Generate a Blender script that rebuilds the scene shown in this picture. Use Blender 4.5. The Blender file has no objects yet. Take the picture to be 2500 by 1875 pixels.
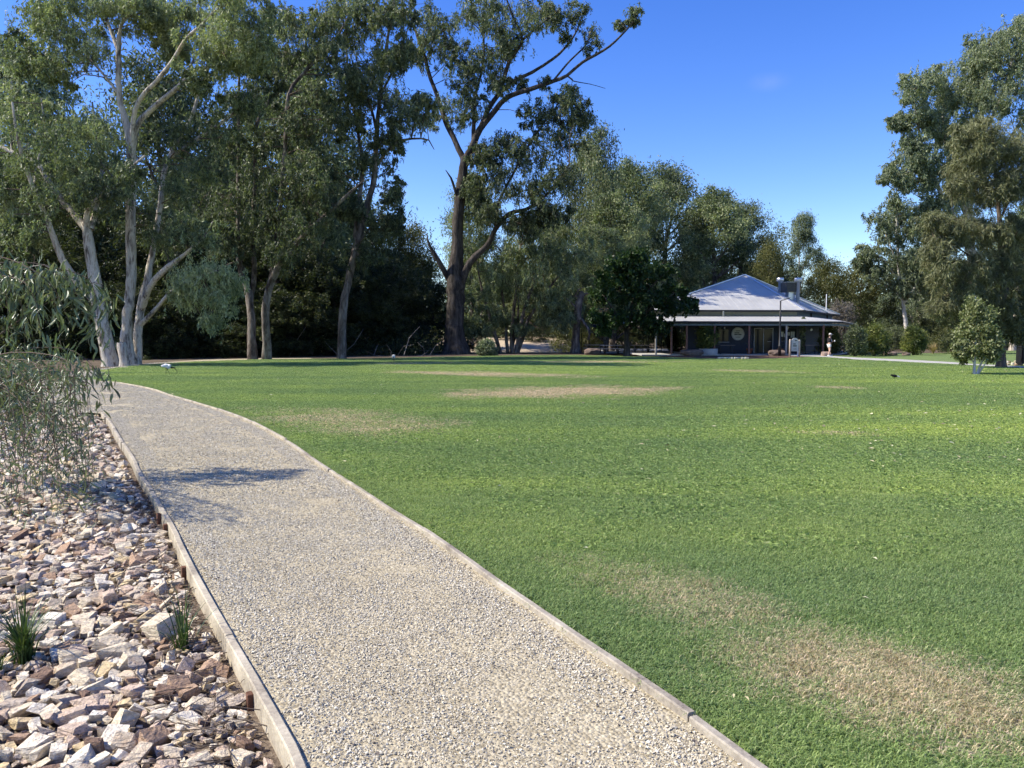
import bpy, bmesh, math, random
import numpy as np
from mathutils import Vector, Matrix, noise as mnoise
random.seed(7)
RNG = np.random.default_rng(11)
SC = bpy.context.scene
COL = SC.collection
R = math.radians

# ------------------------------------------------------------------ camera, sky, sun, exposure
EYE = 1.6
FPX = 1925.0            # focal length in pixels of a 2500 x 1875 picture
PITCH = math.atan((937.5 - 820.0) / FPX)
cam_d = bpy.data.cameras.new('camera')
cam = bpy.data.objects.new('camera', cam_d)
COL.objects.link(cam)
cam.location = (0, 0, EYE)
cam.rotation_euler = (math.pi / 2 - PITCH, 0, 0)
cam_d.sensor_width = 36.0
cam_d.lens = FPX / 2500.0 * 36.0
cam_d.clip_end = 6000
SC.camera = cam

SUN_EL = R(43)
SUN_AZ = R(268)         # clockwise from +Y, the sun stands to the left and a little behind
w = bpy.data.worlds.new('World')
SC.world = w
w.use_nodes = True
nt = w.node_tree
sky = nt.nodes.new('ShaderNodeTexSky')
sky.sky_type = 'NISHITA'
sky.sun_disc = False
sky.sun_elevation = SUN_EL
sky.sun_rotation = SUN_AZ
sky.altitude = 200
sky.air_density = 1.0
sky.dust_density = 0.2
sky.ozone_density = 3.0
hs = nt.nodes.new('ShaderNodeHueSaturation')
hs.inputs['Saturation'].default_value = 1.33
hs.inputs['Hue'].default_value = 0.522
nt.links.new(sky.outputs[0], hs.inputs['Color'])
bgn = nt.nodes['Background']
# two faint wisps of cloud low in the blue
tcw = nt.nodes.new('ShaderNodeTexCoord')
sky_out = hs.outputs[0]
for dx_, dz_, rad_, amt_ in ((-0.151, 0.178, 0.026, 0.4), (0.319, 0.315, 0.03, 0.11)):
    v_ = Vector((dx_, 1.0, dz_)).normalized()
    sb_ = nt.nodes.new('ShaderNodeVectorMath'); sb_.operation = 'SUBTRACT'
    nt.links.new(tcw.outputs['Generated'], sb_.inputs[0]); sb_.inputs[1].default_value = v_
    ml_ = nt.nodes.new('ShaderNodeVectorMath'); ml_.operation = 'MULTIPLY'
    nt.links.new(sb_.outputs[0], ml_.inputs[0]); ml_.inputs[1].default_value = (1.0, 1.0, 2.2)
    ln_ = nt.nodes.new('ShaderNodeVectorMath'); ln_.operation = 'LENGTH'
    nt.links.new(ml_.outputs[0], ln_.inputs[0])
    mr_ = nt.nodes.new('ShaderNodeMapRange'); mr_.interpolation_type = 'SMOOTHSTEP'
    mr_.inputs['From Min'].default_value = rad_; mr_.inputs['From Max'].default_value = 0.0
    nt.links.new(ln_.outputs[1], mr_.inputs['Value'])
    nz_ = nt.nodes.new('ShaderNodeTexNoise')
    nz_.inputs['Scale'].default_value = 38; nz_.inputs['Detail'].default_value = 5
    nt.links.new(tcw.outputs['Generated'], nz_.inputs['Vector'])
    m1_ = nt.nodes.new('ShaderNodeMath'); m1_.operation = 'MULTIPLY'
    nt.links.new(mr_.outputs[0], m1_.inputs[0]); nt.links.new(nz_.outputs[0], m1_.inputs[1])
    m2_ = nt.nodes.new('ShaderNodeMath'); m2_.operation = 'MULTIPLY'
    nt.links.new(m1_.outputs[0], m2_.inputs[0]); m2_.inputs[1].default_value = amt_
    mx_ = nt.nodes.new('ShaderNodeMix'); mx_.data_type = 'RGBA'
    nt.links.new(m2_.outputs[0], mx_.inputs[0]); nt.links.new(sky_out, mx_.inputs[6])
    mx_.inputs[7].default_value = (4.6, 4.4, 4.8, 1)
    sky_out = mx_.outputs[2]
nt.links.new(sky_out, bgn.inputs[0])
bgn.inputs[1].default_value = 0.15

sun_d = bpy.data.lights.new('sun', 'SUN')
sun_d.energy = 5.0
sun_d.angle = R(0.53)
sun_d.color = (1.0, 0.94, 0.82)
sun = bpy.data.objects.new('sun', sun_d)
COL.objects.link(sun)
sv = Vector((math.sin(SUN_AZ) * math.cos(SUN_EL), math.cos(SUN_AZ) * math.cos(SUN_EL), math.sin(SUN_EL)))
sun.rotation_euler = sv.to_track_quat('Z', 'Y').to_euler()

SC.view_settings.view_transform = 'Standard'
SC.view_settings.look = 'None'
SC.view_settings.gamma = 1
SC.view_settings.exposure = 0.68
SC.view_settings.use_curve_mapping = False
SC.render.engine = 'CYCLES'
cy = SC.cycles
cy.max_bounces = 4
cy.diffuse_bounces = 2
cy.use_adaptive_sampling = True
cy.adaptive_threshold = 0.03
cy.glossy_bounces = 2
cy.transmission_bounces = 3
cy.transparent_max_bounces = 8
cy.use_denoising = True
try:
    cy.denoiser = 'OPENIMAGEDENOISE'
    cy.denoising_input_passes = 'RGB_ALBEDO_NORMAL'
except Exception:
    pass

# ------------------------------------------------------------------ placing helpers
CP, SP = math.cos(PITCH), math.sin(PITCH)


def ray(px, py):
    x = (px - 1250.0) / FPX
    v = -(py - 937.5) / FPX
    return x, CP + v * SP, -SP + v * CP


def at(px, py, D):
    """the point of the place that stands D metres out and is seen in that direction"""
    x, y, z = ray(px, py)
    t = D / y
    return Vector((x * t, D, EYE + z * t))


def G(px, py, z=0.0):
    x, y, dz = ray(px, py)
    t = (z - EYE) / dz
    return Vector((x * t, y * t, z))


# ------------------------------------------------------------------ object helpers
def link(o, parent=None):
    COL.objects.link(o)
    if parent is not None:
        o.parent = parent
    return o


def tag(o, label=None, cat=None, group=None, kind=None):
    if label: o['label'] = label
    if cat: o['category'] = cat
    if group: o['group'] = group
    if kind: o['kind'] = kind
    return o


def empty(name, loc, rz=0.0, label=None, cat=None, group=None):
    o = bpy.data.objects.new(name, None)
    o.location = loc
    o.rotation_euler = (0, 0, rz)
    o.empty_display_size = 0.2
    COL.objects.link(o)
    return tag(o, label, cat, group)


def mesh_np(name, V, F, attrs=None, smooth=False):
    """V (n,3) float, F list of arrays (m,k) or one array"""
    me = bpy.data.meshes.new(name)
    V = np.asarray(V, dtype=np.float32)
    if not isinstance(F, list): F = [F]
    F = [np.asarray(f, dtype=np.int32) for f in F if len(f)]
    me.vertices.add(len(V))
    me.vertices.foreach_set('co', V.ravel())
    nl = sum(f.size for f in F)
    nf = sum(len(f) for f in F)
    me.loops.add(nl)
    me.polygons.add(nf)
    me.loops.foreach_set('vertex_index', np.concatenate([f.ravel() for f in F]))
    starts, tot = [], 0
    for f in F:
        starts.append(tot + np.arange(len(f)) * f.shape[1])
        tot += f.size
    me.polygons.foreach_set('loop_start', np.concatenate(starts).astype(np.int32))
    me.polygons.foreach_set('use_smooth', np.full(nf, bool(smooth), dtype=bool))
    if attrs:
        for k, (dom, vals) in attrs.items():
            a = me.attributes.new(k, 'FLOAT', dom)
            a.data.foreach_set('value', np.asarray(vals, dtype=np.float32))
    me.update(calc_edges=True)
    return me


def obj(name, me, mat=None, parent=None, loc=None):
    o = bpy.data.objects.new(name, me)
    if mat is not None and not me.materials:
        me.materials.append(mat)
    if loc is not None: o.location = loc
    return link(o, parent)


def bm_obj(name, bm, mat, parent=None, loc=None, smooth=False):
    me = bpy.data.meshes.new(name)
    bmesh.ops.recalc_face_normals(bm, faces=bm.faces)
    bm.to_mesh(me)
    bm.free()
    if smooth:
        for p in me.polygons: p.use_smooth = True
    return obj(name, me, mat, parent, loc)


def add_box(bm, c, s, rz=0.0, bev=0.0, rot=None):
    r = bmesh.ops.create_cube(bm, size=1.0)
    M = Matrix.Translation(Vector(c)) @ (rot if rot is not None else Matrix.Rotation(rz, 4, 'Z')) @ Matrix.Diagonal((s[0], s[1], s[2], 1))
    vs = r['verts']
    bmesh.ops.transform(bm, matrix=M, verts=vs)
    if bev > 0:
        es = list({e for v in vs for e in v.link_edges})
        bmesh.ops.bevel(bm, geom=es, offset=bev, segments=1, affect='EDGES')


def box(name, c, s, mat, parent=None, rz=0.0, bev=0.0, rot=None):
    bm = bmesh.new()
    add_box(bm, c, s, rz, bev, rot)
    return bm_obj(name, bm, mat, parent)


def add_lathe(bm, prof, n=20, c=(0, 0, 0)):
    rings = []
    for r_, z in prof:
        ring = [bm.verts.new((c[0] + r_ * math.cos(2 * math.pi * k / n), c[1] + r_ * math.sin(2 * math.pi * k / n), c[2] + z)) for k in range(n)]
        rings.append(ring)
    for a, b in zip(rings[:-1], rings[1:]):
        for k in range(n):
            bm.faces.new((a[k], a[(k + 1) % n], b[(k + 1) % n], b[k]))
    bm.faces.new(rings[0][::-1])
    bm.faces.new(rings[-1])


def lathe(name, prof, mat, parent=None, n=20, c=(0, 0, 0), smooth=False):
    bm = bmesh.new()
    add_lathe(bm, prof, n, c)
    return bm_obj(name, bm, mat, parent, smooth=smooth)


def tube_np(P, rad, sides=8, rough=0.0, seed=0, cap=True):
    """swept tube along points P with radii; returns V,F arrays"""
    P = np.asarray(P, float)
    rad = np.asarray(rad, float)
    n = len(P)
    T = np.gradient(P, axis=0)
    T /= np.linalg.norm(T, axis=1)[:, None] + 1e-9
    ref = np.array([0.31, 0.95, 0.05])
    if abs(T[0] @ ref) > 0.9: ref = np.array([1.0, 0.1, 0.0])
    N = np.zeros_like(P)
    v = ref - T[0] * (ref @ T[0])
    N[0] = v / np.linalg.norm(v)
    for i in range(1, n):
        v = N[i - 1] - T[i] * (N[i - 1] @ T[i])
        N[i] = v / (np.linalg.norm(v) + 1e-9)
    B = np.cross(T, N)
    a = np.arange(sides) * 2 * np.pi / sides
    rr = rad[:, None] * np.ones((1, sides))
    if rough > 0:
        rg = np.random.default_rng(seed)
        k1 = rg.uniform(0, 6.28, 4)
        s = np.arange(n)[:, None]
        rr = rr * (1 + rough * (np.sin(2 * a[None, :] + k1[0] + 0.45 * s) * 0.5 + np.sin(3 * a[None, :] + k1[1] - 0.3 * s) * 0.5
                                + 0.6 * np.sin(s * 0.9 + k1[2]) * np.cos(a[None, :] + k1[3])) + rough * 0.5 * rg.standard_normal(rr.shape))
    V = P[:, None, :] + rr[:, :, None] * (np.cos(a)[None, :, None] * N[:, None, :] + np.sin(a)[None, :, None] * B[:, None, :])
    V = V.reshape(-1, 3)
    i = np.arange(n - 1)[:, None] * sides
    k = np.arange(sides)[None, :]
    k2 = (k + 1) % sides
    F = np.stack([i + k, i + k2, i + sides + k2, i + sides + k], axis=-1).reshape(-1, 4)
    if cap:
        V = np.vstack([V, P[-1:] + T[-1:] * rad[-1] * 0.5])
        last = (n - 1) * sides
        kk = np.arange(sides)
        # degenerate quads as triangles are kept apart
        Tn = np.stack([last + kk, last + (kk + 1) % sides, np.full(sides, len(V) - 1)], axis=-1)
        return V, F, Tn
    return V, F, np.zeros((0, 3), int)


class Acc:
    def __init__(s): s.V, s.Q, s.T, s.n = [], [], [], 0

    def add(s, V, Q, T):
        s.V.append(V)
        if len(Q): s.Q.append(Q + s.n)
        if len(T): s.T.append(T + s.n)
        s.n += len(V)

    def mesh(s, name, smooth=True, attrs=None):
        F = []
        if s.Q: F.append(np.concatenate(s.Q))
        if s.T: F.append(np.concatenate(s.T))
        return mesh_np(name, np.concatenate(s.V), F, attrs, smooth)


def crom(P, step):
    """Catmull-Rom resample of points with extra columns"""
    P = np.asarray(P, float)
    if len(P) == 2:
        L = np.linalg.norm(P[1, :3] - P[0, :3])
        t = np.linspace(0, 1, max(2, int(L / step) + 1))[:, None]
        return P[0] * (1 - t) + P[1] * t
    Q = np.vstack([2 * P[0] - P[1], P, 2 * P[-1] - P[-2]])
    out = []
    for i in range(1, len(Q) - 2):
        L = np.linalg.norm(Q[i + 1, :3] - Q[i, :3])
        m = max(1, int(round(L / step)))
        t = (np.arange(m) / m)[:, None]
        p0, p1, p2, p3 = Q[i - 1], Q[i], Q[i + 1], Q[i + 2]
        out.append(0.5 * ((2 * p1) + (-p0 + p2) * t + (2 * p0 - 5 * p1 + 4 * p2 - p3) * t ** 2 + (-p0 + 3 * p1 - 3 * p2 + p3) * t ** 3))
    out.append(Q[-2][None, :])
    return np.vstack(out)


# ------------------------------------------------------------------ materials
def new_mat(name, rough=0.7, spec=0.3):
    m = bpy.data.materials.new(name)
    m.use_nodes = True
    b = m.node_tree.nodes['Principled BSDF']
    b.inputs['Roughness'].default_value = rough
    b.inputs['Specular IOR Level'].default_value = spec
    return m, m.node_tree, b


def N(t, typ, **kw):
    n = t.nodes.new(typ)
    for k, v in kw.items():
        if k.startswith('i_'):
            n.inputs[k[2:]].default_value = v
        else:
            setattr(n, k, v)
    return n


def ramp(t, fac, stops, interp='LINEAR'):
    r = t.nodes.new('ShaderNodeValToRGB')
    r.color_ramp.interpolation = interp
    el = r.color_ramp.elements
    while len(el) > 1: el.remove(el[-1])
    el[0].position = stops[0][0]
    el[0].color = (*stops[0][1], 1)
    for p, c in stops[1:]:
        e = el.new(p)
        e.color = (*c, 1)
    t.links.new(fac, r.inputs[0])
    return r.outputs[0]


def mixc(t, fac, a, b, mode='MIX'):
    m = t.nodes.new('ShaderNodeMix')
    m.data_type = 'RGBA'
    m.blend_type = mode
    for i, v in ((0, fac), (6, a), (7, b)):
        if hasattr(v, 'is_linked') or isinstance(v, bpy.types.NodeSocket):
            t.links.new(v, m.inputs[i])
        else:
            m.inputs[i].default_value = v if i == 0 else (*v, 1)
    return m.outputs[2]


def math_(t, op, a, b=None, clamp=False):
    m = t.nodes.new('ShaderNodeMath')
    m.operation = op
    m.use_clamp = clamp
    for i, v in ((0, a), (1, b)):
        if v is None: continue
        if isinstance(v, bpy.types.NodeSocket): t.links.new(v, m.inputs[i])
        else: m.inputs[i].default_value = v
    return m.outputs[0]


def noise_(t, scale, detail=4, rough=0.55, vec=None, scl=None, dist=0.0):
    n = N(t, 'ShaderNodeTexNoise', i_Scale=scale, i_Detail=detail, i_Roughness=rough, i_Distortion=dist)
    if vec is None:
        vec = N(t, 'ShaderNodeTexCoord').outputs['Object']
    if scl is not None:
        mp = N(t, 'ShaderNodeMapping')
        mp.inputs['Scale'].default_value = scl
        t.links.new(vec, mp.inputs[0])
        vec = mp.outputs[0]
    t.links.new(vec, n.inputs['Vector'])
    return n.outputs[0]


def bump(t, b, h, strength=0.5, dist=0.02):
    n = N(t, 'ShaderNodeBump', i_Strength=strength, i_Distance=dist)
    t.links.new(h, n.inputs['Height'])
    t.links.new(n.outputs[0], b.inputs['Normal'])


def simple(name, col, rough=0.6, spec=0.3, var=0.12, scale=6, metal=0.0, bmp=0.0):
    m, t, b = new_mat(name, rough, spec)
    n = noise_(t, scale, 5)
    lo = tuple(c * (1 - var) for c in col)
    hi = tuple(min(1, c * (1 + var)) for c in col)
    t.links.new(ramp(t, n, [(0.3, lo), (0.7, hi)]), b.inputs['Base Color'])
    b.inputs['Metallic'].default_value = metal
    if bmp > 0: bump(t, b, noise_(t, scale * 6, 4), bmp, 0.01)
    return m


def world_pos(t):
    return N(t, 'ShaderNodeNewGeometry').outputs['Position']


def leaf_mat(name, cols, trans=0.33, rough=0.5, spec=0.25):
    """leaf colours run from cols[0] to cols[-1] by a value stored on each leaf"""
    m, t, b = new_mat(name, rough, spec)
    a = N(t, 'ShaderNodeAttribute', attribute_name='rv')
    k = len(cols)
    c = ramp(t, a.outputs['Fac'], [(i / (k - 1), cc) for i, cc in enumerate(cols)])
    t.links.new(c, b.inputs['Base Color'])
    tr = N(t, 'ShaderNodeBsdfTranslucent')
    tc = mixc(t, 1.0, c, (1.0, 1.15, 0.55), 'MULTIPLY')
    t.links.new(tc, tr.inputs[0])
    mx = N(t, 'ShaderNodeMixShader')
    mx.inputs[0].default_value = trans
    t.links.new(b.outputs[0], mx.inputs[1])
    t.links.new(tr.outputs[0], mx.inputs[2])
    t.links.new(mx.outputs[0], t.nodes['Material Output'].inputs[0])
    return m


def bark_mat(name, stops, zs=0.28, scale=2.6, bs=0.5):
    m, t, b = new_mat(name, 0.85, 0.15)
    n1 = noise_(t, scale, 6, 0.62, scl=(1, 1, zs), dist=0.6)
    n2 = noise_(t, scale * 7, 4, 0.6, scl=(1, 1, 0.12))
    f = math_(t, 'ADD', math_(t, 'MULTIPLY', n1, 0.72), math_(t, 'MULTIPLY', n2, 0.28))
    t.links.new(ramp(t, f, stops), b.inputs['Base Color'])
    bump(t, b, n2, bs, 0.06)
    return m


M = {}
M['bark_pale'] = bark_mat('bark_pale', [(0.37, (0.07, 0.055, 0.044)), (0.42, (0.20, 0.17, 0.14)), (0.465, (0.36, 0.315, 0.26)), (0.53, (0.56, 0.51, 0.42)), (0.58, (0.46, 0.39, 0.30)), (0.64, (0.24, 0.19, 0.145))])
M['bark_grey'] = bark_mat('bark_grey', [(0.38, (0.036, 0.028, 0.023)), (0.46, (0.098, 0.078, 0.064)), (0.54, (0.18, 0.155, 0.13)), (0.62, (0.29, 0.255, 0.21))])
M['bark_dark'] = bark_mat('bark_dark', [(0.38, (0.022, 0.019, 0.016)), (0.5, (0.062, 0.052, 0.044)), (0.62, (0.12, 0.102, 0.086))], zs=0.15, scale=3.5, bs=0.9)
M['bark_brown'] = bark_mat('bark_brown', [(0.35, (0.05, 0.036, 0.028)), (0.5, (0.13, 0.095, 0.072)), (0.65, (0.22, 0.17, 0.13))], zs=0.15, scale=4, bs=0.9)
M['bark_white'] = bark_mat('bark_white', [(0.35, (0.28, 0.24, 0.2)), (0.5, (0.6, 0.56, 0.5)), (0.65, (0.78, 0.75, 0.7))])
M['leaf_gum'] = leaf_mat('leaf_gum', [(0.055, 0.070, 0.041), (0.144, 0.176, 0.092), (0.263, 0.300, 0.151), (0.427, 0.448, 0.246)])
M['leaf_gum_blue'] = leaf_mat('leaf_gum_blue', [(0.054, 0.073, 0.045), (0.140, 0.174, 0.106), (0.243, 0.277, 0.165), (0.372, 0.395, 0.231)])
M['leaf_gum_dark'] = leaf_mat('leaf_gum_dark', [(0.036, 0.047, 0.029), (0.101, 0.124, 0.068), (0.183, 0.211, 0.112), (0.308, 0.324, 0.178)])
M['leaf_shaded'] = leaf_mat('leaf_shaded', [(0.022, 0.030, 0.014), (0.045, 0.056, 0.024), (0.075, 0.088, 0.036), (0.11, 0.115, 0.052)])  # gum leaf colours darkened, the shade under the canopy put into them
M['leaf_maple'] = leaf_mat('leaf_maple', [(0.014, 0.028, 0.009), (0.028, 0.055, 0.014), (0.055, 0.10, 0.024)], 0.25)  # kept extra dark, shade from the taller trees put into the colour
M['leaf_casuarina'] = leaf_mat('leaf_casuarina', [(0.061, 0.063, 0.033), (0.122, 0.128, 0.061), (0.190, 0.195, 0.091), (0.269, 0.276, 0.133)], 0.15)
M['leaf_olive'] = leaf_mat('leaf_olive', [(0.060, 0.067, 0.023), (0.116, 0.123, 0.040), (0.179, 0.176, 0.061)], 0.2)
M['leaf_bush'] = leaf_mat('leaf_bush', [(0.037, 0.055, 0.018), (0.088, 0.112, 0.031), (0.163, 0.188, 0.050), (0.250, 0.263, 0.069)], 0.25)
M['leaf_sapling'] = leaf_mat('leaf_sapling', [(0.072, 0.086, 0.036), (0.152, 0.172, 0.068), (0.240, 0.262, 0.115), (0.360, 0.369, 0.209)], 0.3)
M['leaf_front'] = leaf_mat('leaf_front', [(0.068, 0.091, 0.044), (0.121, 0.157, 0.074), (0.189, 0.221, 0.112), (0.270, 0.273, 0.117)], 0.2, 0.38, 0.5)
M['leaf_dry'] = leaf_mat('leaf_dry', [(0.25, 0.17, 0.08), (0.4, 0.3, 0.15), (0.5, 0.4, 0.22)], 0.2)
M['leaf_grey'] = leaf_mat('leaf_grey', [(0.09, 0.08, 0.065), (0.17, 0.15, 0.125), (0.24, 0.21, 0.18)], 0.1)
M['leaf_tuft'] = leaf_mat('leaf_tuft', [(0.025, 0.05, 0.015), (0.05, 0.095, 0.025), (0.12, 0.15, 0.04)], 0.2, 0.4, 0.4)
M['twig'] = simple('twig', (0.13, 0.10, 0.075), 0.85, 0.1, 0.3, 8)
M['twig_dead'] = simple('twig_dead', (0.22, 0.195, 0.17), 0.85, 0.1, 0.25, 8)

# ------------------------------------------------------------------ path edges in metres (board centre lines)
LPX = [(742, 1905), (735, 1868), (690, 1783), (640, 1693), (587, 1600), (530, 1503), (486, 1425), (448, 1350), (420, 1290), (394, 1245), (368, 1200), (345, 1165), (322, 1120), (303, 1090), (287, 1065), (270, 1036), (250, 1010)]
RPX = [(1895, 1915), (1840, 1875), (1695, 1763), (1526, 1644), (1356, 1526), (1187, 1407), (1051, 1311), (960, 1254), (870, 1192), (791, 1141), (701, 1079), (610, 1031), (520, 997), (429, 970), (362, 949), (294, 936), (254, 932)]
LE = np.array([G(*p)[:] for p in LPX])
RE = np.array([G(*p)[:] for p in RPX])
# carry both edges back past the camera
dL = (LE[0] - LE[3]) / np.linalg.norm(LE[0] - LE[3])
dR = (RE[0] - RE[3]) / np.linalg.norm(RE[0] - RE[3])
LE = np.vstack([LE[0] + dL * 3.5, LE])
RE = np.vstack([RE[0] + dR * 3.0, RE])
LE = crom(LE, 0.3)
RE = crom(RE, 0.3)
LE_D, RE_D = crom(LE, 0.1), crom(RE, 0.1)
LY, LX = LE[:, 1], LE[:, 0]


def x_left(y):
    o = np.argsort(LY)
    y = np.asarray(y, float)
    base = np.interp(y, LY[o], LX[o])
    far = np.maximum(0, y - LY.max())
    return base - far * 1.45


def rock_z(x, y):
    d = np.clip(x_left(y) - np.asarray(x, float), 0, 9)
    k = np.clip((26.0 - np.asarray(y, float)) / 6.0, 0, 1)
    return (-0.085 - 0.055 * d) * k - 0.02 * (1 - k)


def ground_h(x, y):
    x = np.asarray(x, float)
    y = np.asarray(y, float)
    h = np.full(np.broadcast(x, y).shape, -0.06)
    inrock = (x < x_left(y) + 0.1) & (y < 27)
    h = np.where(inrock, rock_z(x, y) - 0.12, h)
    # river behind the trees in the middle
    def ss(a, b, v):
        t = np.clip((v - a) / (b - a), 0, 1)
        return t * t * (3 - 2 * t)
    side = ss(-32, -22, x) * (1 - ss(12, 17, x))
    h = h - 1.1 * ss(80, 90, y) * (1 - ss(104, 112, y)) * side
    h = h + 1.5 * ss(108, 126, y) * ss(-40, -25, x) * (1 - ss(14, 24, x))
    return h


# ------------------------------------------------------------------ ground
def make_ground():
    ys = np.concatenate([np.linspace(-60, -4, 8), np.arange(-3, 30, 0.75), np.arange(30, 130, 2.0), np.geomspace(132, 3000, 14)])
    xs = np.concatenate([-np.geomspace(3000, 62, 12), np.arange(-60, -20, 2.0), np.arange(-20, 12, 0.75), np.arange(12, 60, 2.5), np.geomspace(62, 3000, 12)])
    X, Y = np.meshgrid(xs, ys)
    Z = ground_h(X, Y)
    V = np.stack([X, Y, Z], -1).reshape(-1, 3)
    ny, nx = X.shape
    i = np.arange(ny - 1)[:, None] * nx + np.arange(nx - 1)[None, :]
    F = np.stack([i, i + 1, i + nx + 1, i + nx], -1).reshape(-1, 4)
    m, t, b = new_mat('leaf_litter', 0.95, 0.1)
    p = world_pos(t)
    n1 = noise_(t, 0.35, 5, 0.6, vec=p)
    n2 = noise_(t, 9, 5, 0.7, vec=p)
    f = math_(t, 'ADD', math_(t, 'MULTIPLY', n1, 0.5), math_(t, 'MULTIPLY', n2, 0.5))
    c = ramp(t, f, [(0.35, (0.05, 0.038, 0.027)), (0.5, (0.12, 0.092, 0.064)), (0.62, (0.21, 0.165, 0.115))])
    # pale river sand on the far bank
    sx = N(t, 'ShaderNodeSeparateXYZ')
    t.links.new(p, sx.inputs[0])
    sand = math_(t, 'MULTIPLY', math_(t, 'SUBTRACT', math_(t, 'ADD', sx.outputs[1], math_(t, 'MULTIPLY', n1, 12)), 111.0), 0.2, True)
    sand = math_(t, 'MULTIPLY', sand, math_(t, 'MULTIPLY', math_(t, 'SUBTRACT', 9.0, sx.outputs[0]), 0.2, True))
    sc_ = ramp(t, n2, [(0.3, (0.40, 0.31, 0.21)), (0.7, (0.58, 0.47, 0.34))])
    c = mixc(t, sand, c, sc_)
    t.links.new(c, b.inputs['Base Color'])
    bump(t, b, n2, 0.6, 0.08)
    o = obj('ground', mesh_np('ground', V, F, smooth=True), m)
    tag(o, 'brown leaf litter ground under the gum trees', 'ground', kind='structure')


make_ground()


def sheet(name, pts, z, mat, label, cat, sub=None):
    """a flat polygon sheet"""
    bm = bmesh.new()
    vs = [bm.verts.new((p[0], p[1], z)) for p in pts]
    f = bm.faces.new(vs)
    bmesh.ops.triangulate(bm, faces=[f])
    bmesh.ops.recalc_face_normals(bm, faces=bm.faces)
    for f in bm.faces:
        if f.normal.z < 0: f.normal_flip()
    me = bpy.data.meshes.new(name)
    bm.to_mesh(me)
    bm.free()
    o = obj(name, me, mat)
    return tag(o, label, cat, kind='structure')


# ---- lawn colour shared by the turf sheet and the blades
PATCH = []      # cx, cy, rx, ry, angle, strength


def patch_px(x0, y0, x1, y1, half, s):
    a, b_ = G(x0, y0), G(x1, y1)
    c = (a + b_) / 2
    d = b_ - a
    PATCH.append((c.x, c.y, d.length / 2, half, math.atan2(d.y, d.x), s))


patch_px(1360, 1365, 1980, 1550, 0.42, 0.48)
patch_px(1770, 1535, 2600, 1790, 0.58, 0.74)
patch_px(1090, 966, 1640, 950, 2.2, 1.0)
patch_px(690, 1000, 1080, 1065, 1.4, 0.54)
patch_px(960, 908, 1420, 921, 1.6, 0.95)
patch_px(1290, 884, 1640, 884, 1.8, 0.85)
patch_px(1730, 903, 1960, 912, 1.3, 0.6)
patch_px(1990, 946, 2130, 950, 0.8, 0.6)
patch_px(1890, 1055, 2150, 1065, 0.4, 0.45)
patch_px(880, 889, 1130, 887, 1.5, 0.6)


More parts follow.
